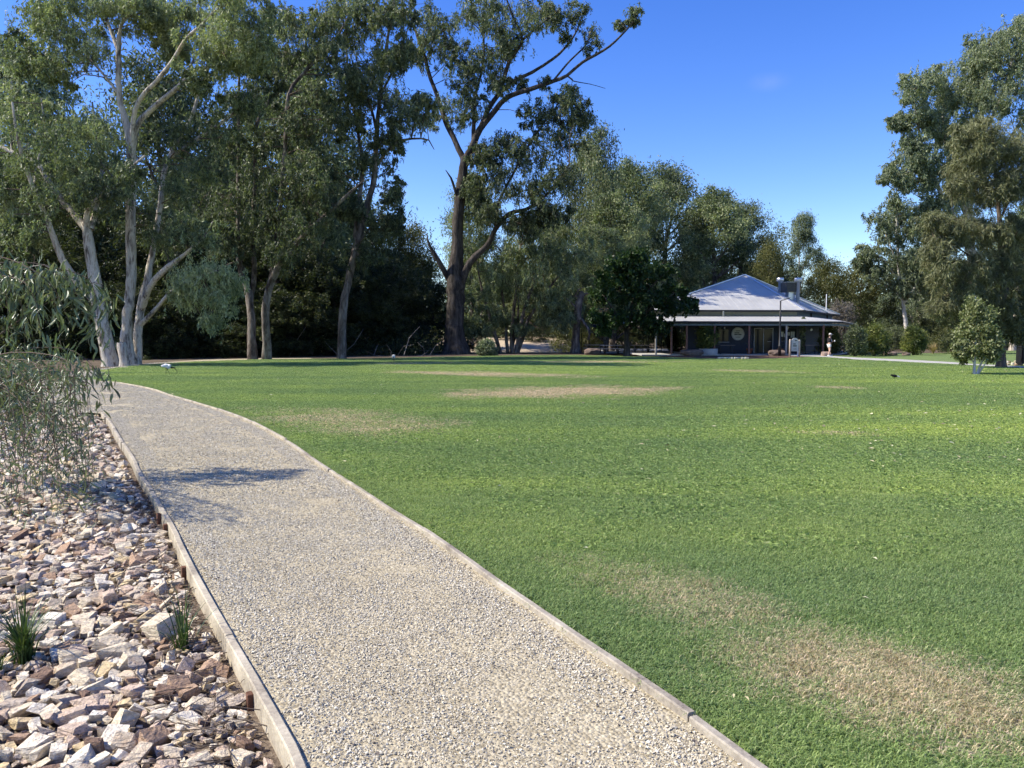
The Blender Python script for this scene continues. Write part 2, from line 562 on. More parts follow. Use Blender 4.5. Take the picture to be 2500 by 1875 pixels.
def lawn_colour(t, dry_gain=1.0, pick=None):
    p = world_pos(t)
    sx = N(t, 'ShaderNodeSeparateXYZ')
    t.links.new(p, sx.inputs[0])
    X, Y = sx.outputs[0], sx.outputs[1]
    nz = noise_(t, 0.55, 5, 0.6, vec=p)
    nf = noise_(t, 4.5, 4, 0.65, vec=p)
    mp = N(t, 'ShaderNodeMapping')
    mp.inputs['Rotation'].default_value = (0, 0, R(-28))
    mp.inputs['Scale'].default_value = (0.09, 0.42, 1)
    t.links.new(p, mp.inputs[0])
    nl = noise_(t, 1.0, 3, 0.5, vec=mp.outputs[0])
    jit = math_(t, 'ADD', math_(t, 'MULTIPLY', math_(t, 'SUBTRACT', nz, 0.5), 2.4), math_(t, 'MULTIPLY', math_(t, 'SUBTRACT', nf, 0.5), 1.1))
    tot = None
    for cx, cy_, rx, ry, an, s in PATCH:
        dx = math_(t, 'SUBTRACT', X, cx)
        dy = math_(t, 'SUBTRACT', Y, cy_)
        ca, sa = math.cos(an), math.sin(an)
        u = math_(t, 'ADD', math_(t, 'MULTIPLY', dx, ca / rx), math_(t, 'MULTIPLY', dy, sa / rx))
        v = math_(t, 'ADD', math_(t, 'MULTIPLY', dx, -sa / ry), math_(t, 'MULTIPLY', dy, ca / ry))
        r2 = math_(t, 'SQRT', math_(t, 'ADD', math_(t, 'MULTIPLY', u, u), math_(t, 'MULTIPLY', v, v)))
        k = math_(t, 'MULTIPLY', math_(t, 'SUBTRACT', 1.25, math_(t, 'ADD', r2, jit)), 1.1, True)
        k = math_(t, 'MULTIPLY', k, s)
        tot = k if tot is None else math_(t, 'MAXIMUM', tot, k)
    dry = math_(t, 'MULTIPLY', tot, dry_gain, True)
    # each blade or fleck of turf is either dead or green; the share of dead ones rises in the patches
    if pick is None:
        pick = noise_(t, 34, 3, 0.7, vec=p)
        pick = math_(t, 'MULTIPLY', math_(t, 'SUBTRACT', pick, 0.3), 2.5, True)
    dead = math_(t, 'MULTIPLY', math_(t, 'ADD', math_(t, 'SUBTRACT', math_(t, 'MULTIPLY', dry, 1.25), pick), 0.12), 3.0, True)
    g1 = ramp(t, nl, [(0.3, (0.238, 0.340, 0.130)), (0.5, (0.282, 0.385, 0.133)), (0.68, (0.350, 0.450, 0.140))])
    g2 = ramp(t, nz, [(0.3, (0.88, 0.91, 0.95)), (0.7, (1.14, 1.10, 1.0))])
    g = mixc(t, 1.0, g1, g2, 'MULTIPLY')
    # thinner, yellower turf towards the open right-hand side
    lush = None
    for cx, cy_, rx, ry in ((9.0, 14.0, 7.0, 6.0), (19.0, 30.0, 13.0, 11.0), (4.5, 9.5, 3.0, 2.6), (3.0, 42.0, 14.0, 12.0)):
        dx = math_(t, 'MULTIPLY', math_(t, 'SUBTRACT', X, cx), 1 / rx)
        dy = math_(t, 'MULTIPLY', math_(t, 'SUBTRACT', Y, cy_), 1 / ry)
        r2 = math_(t, 'ADD', math_(t, 'MULTIPLY', dx, dx), math_(t, 'MULTIPLY', dy, dy))
        k = math_(t, 'SUBTRACT', 1.0, math_(t, 'ADD', r2, math_(t, 'MULTIPLY', math_(t, 'SUBTRACT', nz, 0.5), 0.9)), True)
        lush = k if lush is None else math_(t, 'MAXIMUM', lush, k)
    g = mixc(t, lush, g, mixc(t, 1.0, g, (1.24, 1.18, 1.06), 'MULTIPLY'))
    straw = ramp(t, nf, [(0.3, (0.52, 0.435, 0.255)), (0.7, (0.74, 0.645, 0.42))])
    return mixc(t, dead, g, straw), nf


def make_lawn():
    m, t, b = new_mat('turf', 0.9, 0.1)
    c, nf = lawn_colour(t)
    p = world_pos(t)
    ff = noise_(t, 28, 4, 0.7, vec=p)
    c2 = mixc(t, 1.0, c, ramp(t, ff, [(0.3, (0.34, 0.34, 0.34)), (0.7, (0.78, 0.78, 0.78))]), 'MULTIPLY')
    t.links.new(c2, b.inputs['Base Color'])
    bump(t, b, math_(t, 'ADD', ff, math_(t, 'MULTIPLY', nf, 0.6)), 0.7, 0.05)
    far = [G(*q) for q in [(262, 918), (275, 905), (300, 900), (380, 891), (480, 884.5), (640, 878), (900, 876), (1100, 872), (1250, 869), (1400, 867), (1600, 872), (1750, 877), (1850, 878), (1940, 874), (2000, 869), (2085, 866), (2180, 862), (2290, 862), (2380, 856)]]
    pts = [tuple(q[:2]) for q in RE] + [tuple(q[:2]) for q in far] + [(66, 84), (90, 60), (90, -20), (RE[0][0] + 2, -20)]
    o = sheet('lawn', pts, 0.006, m, 'wide mown green lawn with straw-coloured dry patches', 'lawn')
    return o


make_lawn()

# ---- gravel path: the near walk and the branch that runs round the back of the lawn
gm, gt, gb = new_mat('gravel', 0.9, 0.15)
gp = world_pos(gt)
vo = N(gt, 'ShaderNodeTexVoronoi', i_Scale=62.0, i_Randomness=1.0)
gt.links.new(gp, vo.inputs['Vector'])
gn1 = noise_(gt, 0.9, 4, 0.6, vec=gp)
gn2 = noise_(gt, 30, 4, 0.6, vec=gp)
gr = N(gt, 'ShaderNodeSeparateColor')
gt.links.new(vo.outputs['Color'], gr.inputs[0])
gf = math_(gt, 'ADD', math_(gt, 'MULTIPLY', gr.outputs[0], 0.55), math_(gt, 'MULTIPLY', gn2, 0.45))
gc = ramp(gt, gf, [(0.2, (0.27, 0.225, 0.145)), (0.45, (0.41, 0.352, 0.235)), (0.75, (0.51, 0.446, 0.312))])
gc = mixc(gt, 1.0, gc, ramp(gt, gn1, [(0.3, (0.84, 0.83, 0.82)), (0.7, (1.08, 1.07, 1.05))]), 'MULTIPLY')
gt.links.new(gc, gb.inputs['Base Color'])
bump(gt, gb, math_(gt, 'SUBTRACT', gn2, vo.outputs['Distance']), 0.7, 0.012)
M['gravel'] = gm


def make_path():
    back_in = [G(*q) for q in [(254, 931), (262, 917), (275, 904), (300, 899), (380, 890.3), (480, 884), (640, 877.6), (760, 877)]]
    back_out = [G(*q) for q in [(760, 874), (640, 874.5), (500, 878), (400, 884), (300, 893), (200, 908), (120, 915), (-120, 930)]]
    left_far = [(-24, 21.5), (-16.5, 20.8), (-12.6, 18.6)]
    pts = [tuple(q[:2]) for q in RE] + [tuple(q[:2]) for q in back_in[1:]] + [tuple(q[:2]) for q in back_out] + left_far + [tuple(q[:2]) for q in LE[::-1]]
    global PATH_FULL
    PATH_FULL = np.array(pts)
    sheet('gravel_path', pts, 0.0, gm, 'pale crushed gravel walking path curving away to the left', 'path')


make_path()

# ------------------------------------------------------------------ timber edging: bent boards and stakes
wood_m, wt, wb = new_mat('weathered_pine', 0.8, 0.2)
wn = noise_(wt, 3.0, 5, 0.6, scl=(1, 1, 1))
wn2 = noise_(wt, 40, 4, 0.7)
oi = N(wt, 'ShaderNodeObjectInfo')
wf = math_(wt, 'ADD', math_(wt, 'MULTIPLY', wn, 0.6), math_(wt, 'MULTIPLY', wn2, 0.4))
wc = ramp(wt, wf, [(0.34, (0.17, 0.14, 0.11)), (0.44, (0.33, 0.285, 0.22)), (0.54, (0.45, 0.395, 0.30)), (0.66, (0.58, 0.52, 0.41))])
wc = mixc(wt, 1.0, wc, ramp(wt, oi.outputs['Random'], [(0, (0.82, 0.82, 0.84)), (1, (1.08, 1.06, 1.0))]), 'MULTIPLY')
wt.links.new(wc, wb.inputs['Base Color'])
bump(wt, wb, wn2, 0.5, 0.006)
M['wood'] = wood_m
M['stake'] = simple('rusty_stake', (0.15, 0.075, 0.048), 0.85, 0.15, 0.3, 14, bmp=0.4)


def board_mesh(name, P, thick, z0, z1, rng):
    """a board on edge bent along P (x,y)"""
    P = np.asarray(P)[:, :2]
    T = np.gradient(P, axis=0)
    T /= np.linalg.norm(T, axis=1)[:, None]
    Nn = np.stack([-T[:, 1], T[:, 0]], -1)
    n = len(P)
    bev = 0.006
    prof = [(-thick / 2, z0), (-thick / 2, z1 - bev), (-thick / 2 + bev, z1), (thick / 2 - bev, z1), (thick / 2, z1 - bev), (thick / 2, z0)]
    k = len(prof)
    V = np.zeros((n, k, 3))
    wob = np.cumsum(rng.normal(0, 0.0012, n))
    for j, (o_, z) in enumerate(prof):
        V[:, j, :2] = P + Nn * o_
        V[:, j, 2] = z + (wob if z > z0 else 0)
    i = np.arange(n - 1)[:, None] * k
    j = np.arange(k - 1)[None, :]
    F = np.stack([i + j, i + j + 1, i + k + j + 1, i + k + j], -1).reshape(-1, 4)
    caps = np.array([list(range(k))[::-1], [(n - 1) * k + q for q in range(k)]])
    return mesh_np(name, V.reshape(-1, 3), [F, caps])


def edging(name, E, seg, off, thick, z0, z1, label, stakes, side):
    rng = np.random.default_rng(5)
    s = np.concatenate([[0], np.cumsum(np.linalg.norm(np.diff(E[:, :2], axis=0), axis=1))])
    base = Vector((E[0][0], E[0][1], 0))
    root = empty(name, base, 0, label, 'edging')
    tot = s[-1]
    cuts = [0]
    while cuts[-1] < tot - 0.6:
        cuts.append(min(tot, cuts[-1] + seg * rng.uniform(0.85, 1.15)))
    for a, b_ in zip(cuts[:-1], cuts[1:]):
        q = np.arange(a + 0.004, b_ - 0.004, 0.15)
        q = np.append(q, b_ - 0.004)
        if len(q) < 3: continue
        P = np.stack([np.interp(q, s, E[:, 0]), np.interp(q, s, E[:, 1])], -1) + np.array([rng.normal(0, 0.006), rng.normal(0, 0.006)])
        P = P - np.array([base.x, base.y])
        obj('plank', board_mesh('plank', P, thick, z0, z1 + rng.normal(0, 0.007), rng), wood_m, root)
    # stakes driven in on the outer side
    for q in stakes:
        if q > tot: continue
        x, y = np.interp(q, s, E[:, 0]), np.interp(q, s, E[:, 1])
        x2, y2 = np.interp(q + 0.1, s, E[:, 0]), np.interp(q + 0.1, s, E[:, 1])
        d = Vector((x2 - x, y2 - y, 0)).normalized()
        nrm = Vector((-d.y, d.x, 0)) * side
        c = Vector((x, y, 0)) + nrm * (thick / 2 + 0.017) - base
        h = z1 - 0.015 - rng.uniform(0, 0.03)
        box('stake', (c.x, c.y, (h - 0.42) / 2), (0.045, 0.032, h + 0.42), M['stake'], root, math.atan2(d.y, d.x) + rng.normal(0, 0.05), 0.003)


edging('timber_edging', LE, 2.3, 0, 0.045, -0.35, 0.03, 'bent pale timber boards edging the gravel beside the rock bed', [4.35, 6.55, 7.9, 8.4], 1)
edging('timber_edging', RE, 3.2, 0, 0.042, -0.12, 0.036, 'long curving weathered timber boards between gravel path and lawn', [], -1)


# ------------------------------------------------------------------ scattering with geometry nodes (uncountable stuff only)
def scatter(name, pts, rot, scl, idx, meshes, mat, label, cat):
    col = bpy.data.collections.new(name + '_pieces')
    for k, me in enumerate(meshes):
        if not me.materials: me.materials.append(mat)
        o = bpy.data.objects.new(name + '_piece', me)
        col.objects.link(o)
    me = bpy.data.meshes.new(name)
    me.vertices.add(len(pts))
    me.vertices.foreach_set('co', np.asarray(pts, np.float32).ravel())
    a = me.attributes.new('rot', 'FLOAT_VECTOR', 'POINT')
    a.data.foreach_set('vector', np.asarray(rot, np.float32).ravel())
    a = me.attributes.new('scl', 'FLOAT_VECTOR', 'POINT')
    a.data.foreach_set('vector', np.asarray(scl, np.float32).ravel())
    a = me.attributes.new('idx', 'INT', 'POINT')
    a.data.foreach_set('value', np.asarray(idx, np.int32))
    o = obj(name, me)
    ng = bpy.data.node_groups.new(name, 'GeometryNodeTree')
    ng.interface.new_socket('Geometry', in_out='INPUT', socket_type='NodeSocketGeometry')
    ng.interface.new_socket('Geometry', in_out='OUTPUT', socket_type='NodeSocketGeometry')
    gi = ng.nodes.new('NodeGroupInput')
    go = ng.nodes.new('NodeGroupOutput')
    ip = ng.nodes.new('GeometryNodeInstanceOnPoints')
    ci = ng.nodes.new('GeometryNodeCollectionInfo')
    ci.inputs['Collection'].default_value = col
    ci.inputs['Separate Children'].default_value = True
    ip.inputs['Pick Instance'].default_value = True

    def na(nm, typ):
        n = ng.nodes.new('GeometryNodeInputNamedAttribute')
        n.data_type = typ
        n.inputs['Name'].default_value = nm
        return n.outputs[0]
    e2r = ng.nodes.new('FunctionNodeEulerToRotation')
    L = ng.links.new
    L(na('rot', 'FLOAT_VECTOR'), e2r.inputs[0])
    L(e2r.outputs[0], ip.inputs['Rotation'])
    L(na('scl', 'FLOAT_VECTOR'), ip.inputs['Scale'])
    L(na('idx', 'INT'), ip.inputs['Instance Index'])
    L(gi.outputs[0], ip.inputs['Points'])
    L(ci.outputs[0], ip.inputs['Instance'])
    L(ip.outputs[0], go.inputs[0])
    md = o.modifiers.new('scatter', 'NODES')
    md.node_group = ng
    return tag(o, label, cat, kind='stuff')


def poly_mask(P, poly):
    """points inside polygon"""
    x, y = P[:, 0], P[:, 1]
    poly = np.asarray(poly)[:, :2]
    ins = np.zeros(len(P), bool)
    j = len(poly) - 1
    for i in range(len(poly)):
        xi, yi = poly[i]
        xj, yj = poly[j]
        c = ((yi > y) != (yj > y)) & (x < (xj - xi) * (y - yi) / (yj - yi + 1e-12) + xi)
        ins ^= c
        j = i
    return ins


LAWN_POLY = np.vstack([RE[:, :2], [tuple(G(*q)[:2]) for q in [(262, 918), (275, 905), (300, 900), (380, 891), (480, 884.5), (640, 878), (900, 876), (1100, 872), (1250, 869), (1400, 867), (1600, 872), (1750, 877), (1850, 878), (1940, 874.5), (2000, 872.5), (2100, 880), (2200, 884), (2360, 893), (2500, 900)]], [[60, 30], [60, -5]]])
PATH_POLY = np.vstack([RE[:, :2], LE[::-1, :2]])


def in_view(P, m=0.06, ymax=None):
    """keep what the photograph and a step to the side of it can see"""
    return (P[:, 1] > 1.2) & (np.abs(P[:, 0]) < (0.65 + m) * P[:, 1] + 1.2)


def make_grass():
    rng = np.random.default_rng(3)
    m, t, b = new_mat('grass_blade', 0.55, 0.25)
    a2 = N(t, 'ShaderNodeAttribute', attribute_name='rv2')
    c, _ = lawn_colour(t, 1.0, a2.outputs['Fac'])
    a = N(t, 'ShaderNodeAttribute', attribute_name='rv')
    tint = ramp(t, a.outputs['Fac'], [(0.0, (0.42, 0.50, 0.42)), (0.45, (0.95, 0.97, 0.92)), (0.85, (1.32, 1.27, 1.25)), (1.0, (1.7, 1.5, 1.8))])
    c2 = mixc(t, 1.0, c, tint, 'MULTIPLY')
    t.links.new(c2, b.inputs['Base Color'])
    tr = N(t, 'ShaderNodeBsdfTranslucent')
    t.links.new(c2, tr.inputs[0])
    mx = N(t, 'ShaderNodeMixShader')
    mx.inputs[0].default_value = 0.45
    t.links.new(b.outputs[0], mx.inputs[1])
    t.links.new(tr.outputs[0], mx.inputs[2])
    t.links.new(mx.outputs[0], t.nodes['Material Output'].inputs[0])

    def patch(n, size, h0, h1, wd, nm):
        bx = rng.uniform(-size / 2, size / 2, (n, 2))
        h = rng.uniform(h0, h1, n)
        an = rng.uniform(0, 2 * np.pi, n)
        lean = rng.uniform(0.5, 1.7, n)
        d = np.stack([np.cos(an), np.sin(an)], -1)
        sd = np.stack([-np.sin(an + 0.5), np.cos(an + 0.5)], -1) * wd / 2
        z0 = np.zeros((n, 1))
        tip = np.hstack([bx + d * (h * lean)[:, None], (h * np.clip(1.1 - 0.5 * lean, 0.4, 1))[:, None]])
        mid = np.hstack([bx + d * (h * lean * 0.35)[:, None], (h * 0.6)[:, None]])
        V = np.stack([np.hstack([bx - sd, z0]), np.hstack([bx + sd, z0]), mid + np.hstack([sd * 0.8, z0]), tip, mid - np.hstack([sd * 0.8, z0])], 1).reshape(-1, 3)
        F = np.arange(n * 5).reshape(n, 5)
        return mesh_np(nm, V, F, {'rv': ('FACE', rng.uniform(0, 1, n)), 'rv2': ('FACE', rng.uniform(0, 1, n))})
    near = [patch(420, 0.26, 0.018, 0.045, 0.0042, 'grass_patch') for _ in range(6)]
    far = [patch(300, 0.5, 0.022, 0.05, 0.011, 'grass_patch') for _ in range(5)]
    vfar = [patch(520, 1.4, 0.03, 0.055, 0.03, 'grass_patch') for _ in range(4)]
    P = np.zeros((0, 3))
    out_p, out_i, out_s = [], [], []
    for (y0, y1, sp, k0, nk) in ((1.0, 12.0, 0.15, 0, 6), (5.5, 40.0, 0.24, 6, 5), (24.0, 76.0, 0.66, 14, 4)):
        gx = np.arange(-26, 27, sp) if y0 < 30 else np.arange(-30, 62, sp)
        gy = np.arange(y0, y1, sp)
        X, Y = np.meshgrid(gx, gy)
        Q = np.stack([X.ravel(), Y.ravel()], -1) + rng.uniform(-sp / 2, sp / 2, (X.size, 2))
        Q = Q[in_view(Q)]
        Q = Q[poly_mask(Q, LAWN_POLY)]
        # one kind of patch gives way to the next over several metres
        u = rng.random(len(Q))
        fade = {0: (Q[:, 1] < 6.5 + 5.5 * u), 6: (Q[:, 1] > 5.5 + 4.5 * u) & (Q[:, 1] < 26 + 14 * rng.random(len(Q))), 14: (Q[:, 1] > 26 + 14 * u)}[k0]
        Q = Q[fade]
        # stay clear of the edging boards
        dmin = np.min(np.hypot(Q[:, None, 0] - RE_D[None, :, 0], Q[:, None, 1] - RE_D[None, :, 1]), axis=1)
        Q = Q[dmin > (0.17 if k0 == 0 else 0.3 if k0 == 6 else 0.9)]
        out_p.append(np.hstack([Q, np.full((len(Q), 1), 0.004)]))
        out_i.append(rng.integers(0, nk, len(Q)) + k0)
        sc = rng.uniform(0.75, 1.2, len(Q))
        out_s.append(np.stack([np.ones_like(sc), np.ones_like(sc), sc], -1))
    # a fringe of narrow patches right along the board
    fr = [patch(60, 0.09, 0.02, 0.05, 0.0045, 'grass_fringe') for _ in range(3)]
    s = np.concatenate([[0], np.cumsum(np.linalg.norm(np.diff(RE[:, :2], axis=0), axis=1))])
    q = np.arange(0.2, s[-1], 0.06)
    ex, ey = np.interp(q, s, RE[:, 0]), np.interp(q, s, RE[:, 1])
    T = np.stack([np.gradient(ex), np.gradient(ey)], -1)
    T /= np.linalg.norm(T, axis=1)[:, None]
    nr = np.stack([T[:, 1], -T[:, 0]], -1)
    for off in (0.052, 0.11, 0.18):
        Q = np.stack([ex, ey], -1) + nr * (off + rng.uniform(-0.015, 0.015, (len(q), 1)))
        Q = Q[(Q[:, 1] > 1)]
        out_p.append(np.hstack([Q, np.full((len(Q), 1), 0.004)]))
        out_i.append(rng.integers(0, 3, len(Q)) + 11)
        out_s.append(np.ones((len(Q), 3)) * rng.uniform(0.7, 1.15, (len(Q), 1)))
    P = np.concatenate(out_p)
    I = np.concatenate(out_i)
    S = np.concatenate(out_s)
    rot = np.zeros((len(P), 3))
    rot[:, 2] = rng.uniform(0, 6.28, len(P))
    scatter('grass', P, rot, S, I, near + far + fr + vfar, m, 'short green grass blades of the mown lawn', 'grass')


make_grass()


def hull_rock(rng, dims, npts=14, name='stone', slab=False):
    bm = bmesh.new()
    if slab:
        # a split block: eight jittered corners, one or two knocked off
        p = np.array([[x, y, z] for x in (-1, 1) for y in (-1, 1) for z in (-1, 1)], float)
        p *= 1 - rng.uniform(0.0, 0.6, p.shape) * np.array([0.8, 0.9, 0.8])
        p = np.vstack([p * (1 - rng.uniform(0, 0.24, p.shape)), p * (1 - rng.uniform(0, 0.24, p.shape))])
        p[:, 0] += p[:, 2] * rng.normal(0, 0.22)
        p[:, 1] += p[:, 2] * rng.normal(0, 0.22)
        ex = rng.uniform(-1, 1, (4, 3)) * np.array([1.0, 0.95, 0.85])
        p = np.vstack([p, ex])
    else:
        p = rng.uniform(-1, 1, (npts, 3))
        p /= np.maximum(np.abs(p).max(1), 0.01)[:, None] ** 0.75
        p *= rng.uniform(0.75, 1.0, (npts, 1))
    for q in p: bm.verts.new((q[0] * dims[0] / 2, q[1] * dims[1] / 2, q[2] * dims[2] / 2))
    r = bmesh.ops.convex_hull(bm, input=bm.verts)
    bmesh.ops.delete(bm, geom=list({g for g in r['geom_interior'] + r['geom_unused'] if isinstance(g, bmesh.types.BMVert)}), context='VERTS')
    bmesh.ops.recalc_face_normals(bm, faces=bm.faces)
    bmesh.ops.triangulate(bm, faces=bm.faces)
    V = np.array([v.co[:] for v in bm.verts])
    bm.verts.index_update()
    F = np.array([[v.index for v in f.verts] for f in bm.faces])
    bm.free()
    return V, F


def make_gravel():
    rng = np.random.default_rng(21)
    m, t, b = new_mat('gravel_stone', 0.9, 0.15)
    a = N(t, 'ShaderNodeAttribute', attribute_name='rv')
    c = ramp(t, a.outputs['Fac'], [(0.0, (0.15, 0.12, 0.10)), (0.08, (0.41, 0.36, 0.26)), (0.45, (0.52, 0.462, 0.342)), (0.8, (0.61, 0.548, 0.42)), (1.0, (0.72, 0.665, 0.53))])
    t.links.new(c, b.inputs['Base Color'])
    base = [hull_rock(rng, (1, rng.uniform(0.6, 0.95), rng.uniform(0.5, 0.8)), 9) for _ in range(10)]

    def patch(n, size, s0, s1, nm):
        Vs, Fs, rv, off = [], [], [], 0
        for _ in range(n):
            V, F = base[rng.integers(0, 10)]
            s = s0 + (s1 - s0) * rng.random() ** 2.2
            an = rng.uniform(0, 6.28)
            tl = rng.normal(0, 0.35, 2)
            Rm = np.array((Matrix.Rotation(an, 3, 'Z') @ Matrix.Rotation(tl[0], 3, 'X') @ Matrix.Rotation(tl[1], 3, 'Y')))
            W = V @ Rm.T * s
            W[:, :2] += rng.uniform(-size / 2, size / 2, 2)
            W[:, 2] += s * rng.uniform(0.05, 0.3)
            Vs.append(W)
            Fs.append(F + off)
            off += len(V)
            rv += [rng.random()] * len(F)
        return mesh_np(nm, np.concatenate(Vs), np.concatenate(Fs), {'rv': ('FACE', rv)})
    near = [patch(400, 0.3, 0.005, 0.017, 'gravel_patch') for _ in range(6)]
    far = [patch(300, 0.5, 0.01, 0.025, 'gravel_patch') for _ in range(5)]
    LEi, REi = LE, RE
    out_p, out_i = [], []
    poly = PATH_FULL
    for (y0, y1, sp, k0, nk, clear) in ((0.8, 8.0, 0.18, 0, 6, 0.17), (8.0, 48.0, 0.33, 6, 5, 0.27)):
        X, Y = np.meshgrid(np.arange(-26, 4, sp), np.arange(y0, y1, sp))
        Q = np.stack([X.ravel(), Y.ravel()], -1) + rng.uniform(-sp / 2, sp / 2, (X.size, 2))
        Q = Q[in_view(Q)]
        Q = Q[poly_mask(Q, poly)]
        for E in (LE_D, RE_D):
            dmin = np.min(np.hypot(Q[:, None, 0] - E[None, :, 0], Q[:, None, 1] - E[None, :, 1]), axis=1)
            Q = Q[dmin > clear]
        # footworn streaks where the fine dust shows
        u = np.sin(Q[:, 0] * 2.3 + Q[:, 1] * 1.1) + np.sin(Q[:, 0] * 1.1 - Q[:, 1] * 2.7 + 1.0)
        Q = Q[(u > -1.05) | (rng.random(len(Q)) < 0.35)]
        out_p.append(np.hstack([Q, np.full((len(Q), 1), 0.0)]))
        out_i.append(rng.integers(0, nk, len(Q)) + k0)
    edge = [patch(55, 0.12, 0.007, 0.02, 'gravel_edge') for _ in range(3)]
    for E, sgn in ((LE, -1), (RE, 1)):
        s = np.concatenate([[0], np.cumsum(np.linalg.norm(np.diff(E[:, :2], axis=0), axis=1))])
        q = np.arange(0.2, s[-1], 0.07)
        ex, ey = np.interp(q, s, E[:, 0]), np.interp(q, s, E[:, 1])
        T = np.stack([np.gradient(ex), np.gradient(ey)], -1)
        T /= np.linalg.norm(T, axis=1)[:, None]
        nr = np.stack([-T[:, 1], T[:, 0]], -1) * sgn
        for off in (0.09, 0.16, 0.24):
            Q = np.stack([ex, ey], -1) + nr * (off + rng.uniform(-0.01, 0.02, (len(q), 1)))
            Q = Q[(Q[:, 1] > 1) & (rng.random(len(Q)) < 0.8)]
            out_p.append(np.hstack([Q, np.full((len(Q), 1), 0.0)]))
            out_i.append(rng.integers(0, 3, len(Q)) + 11)
    P = np.concatenate(out_p)
    I = np.concatenate(out_i)
    rot = np.zeros((len(P), 3))
    rot[:, 2] = rng.uniform(0, 6.28, len(P))
    scatter('gravel', P, rot, np.ones((len(P), 3)), I, near + far + edge, m, 'loose pale crushed stone covering the path', 'gravel')


make_gravel()


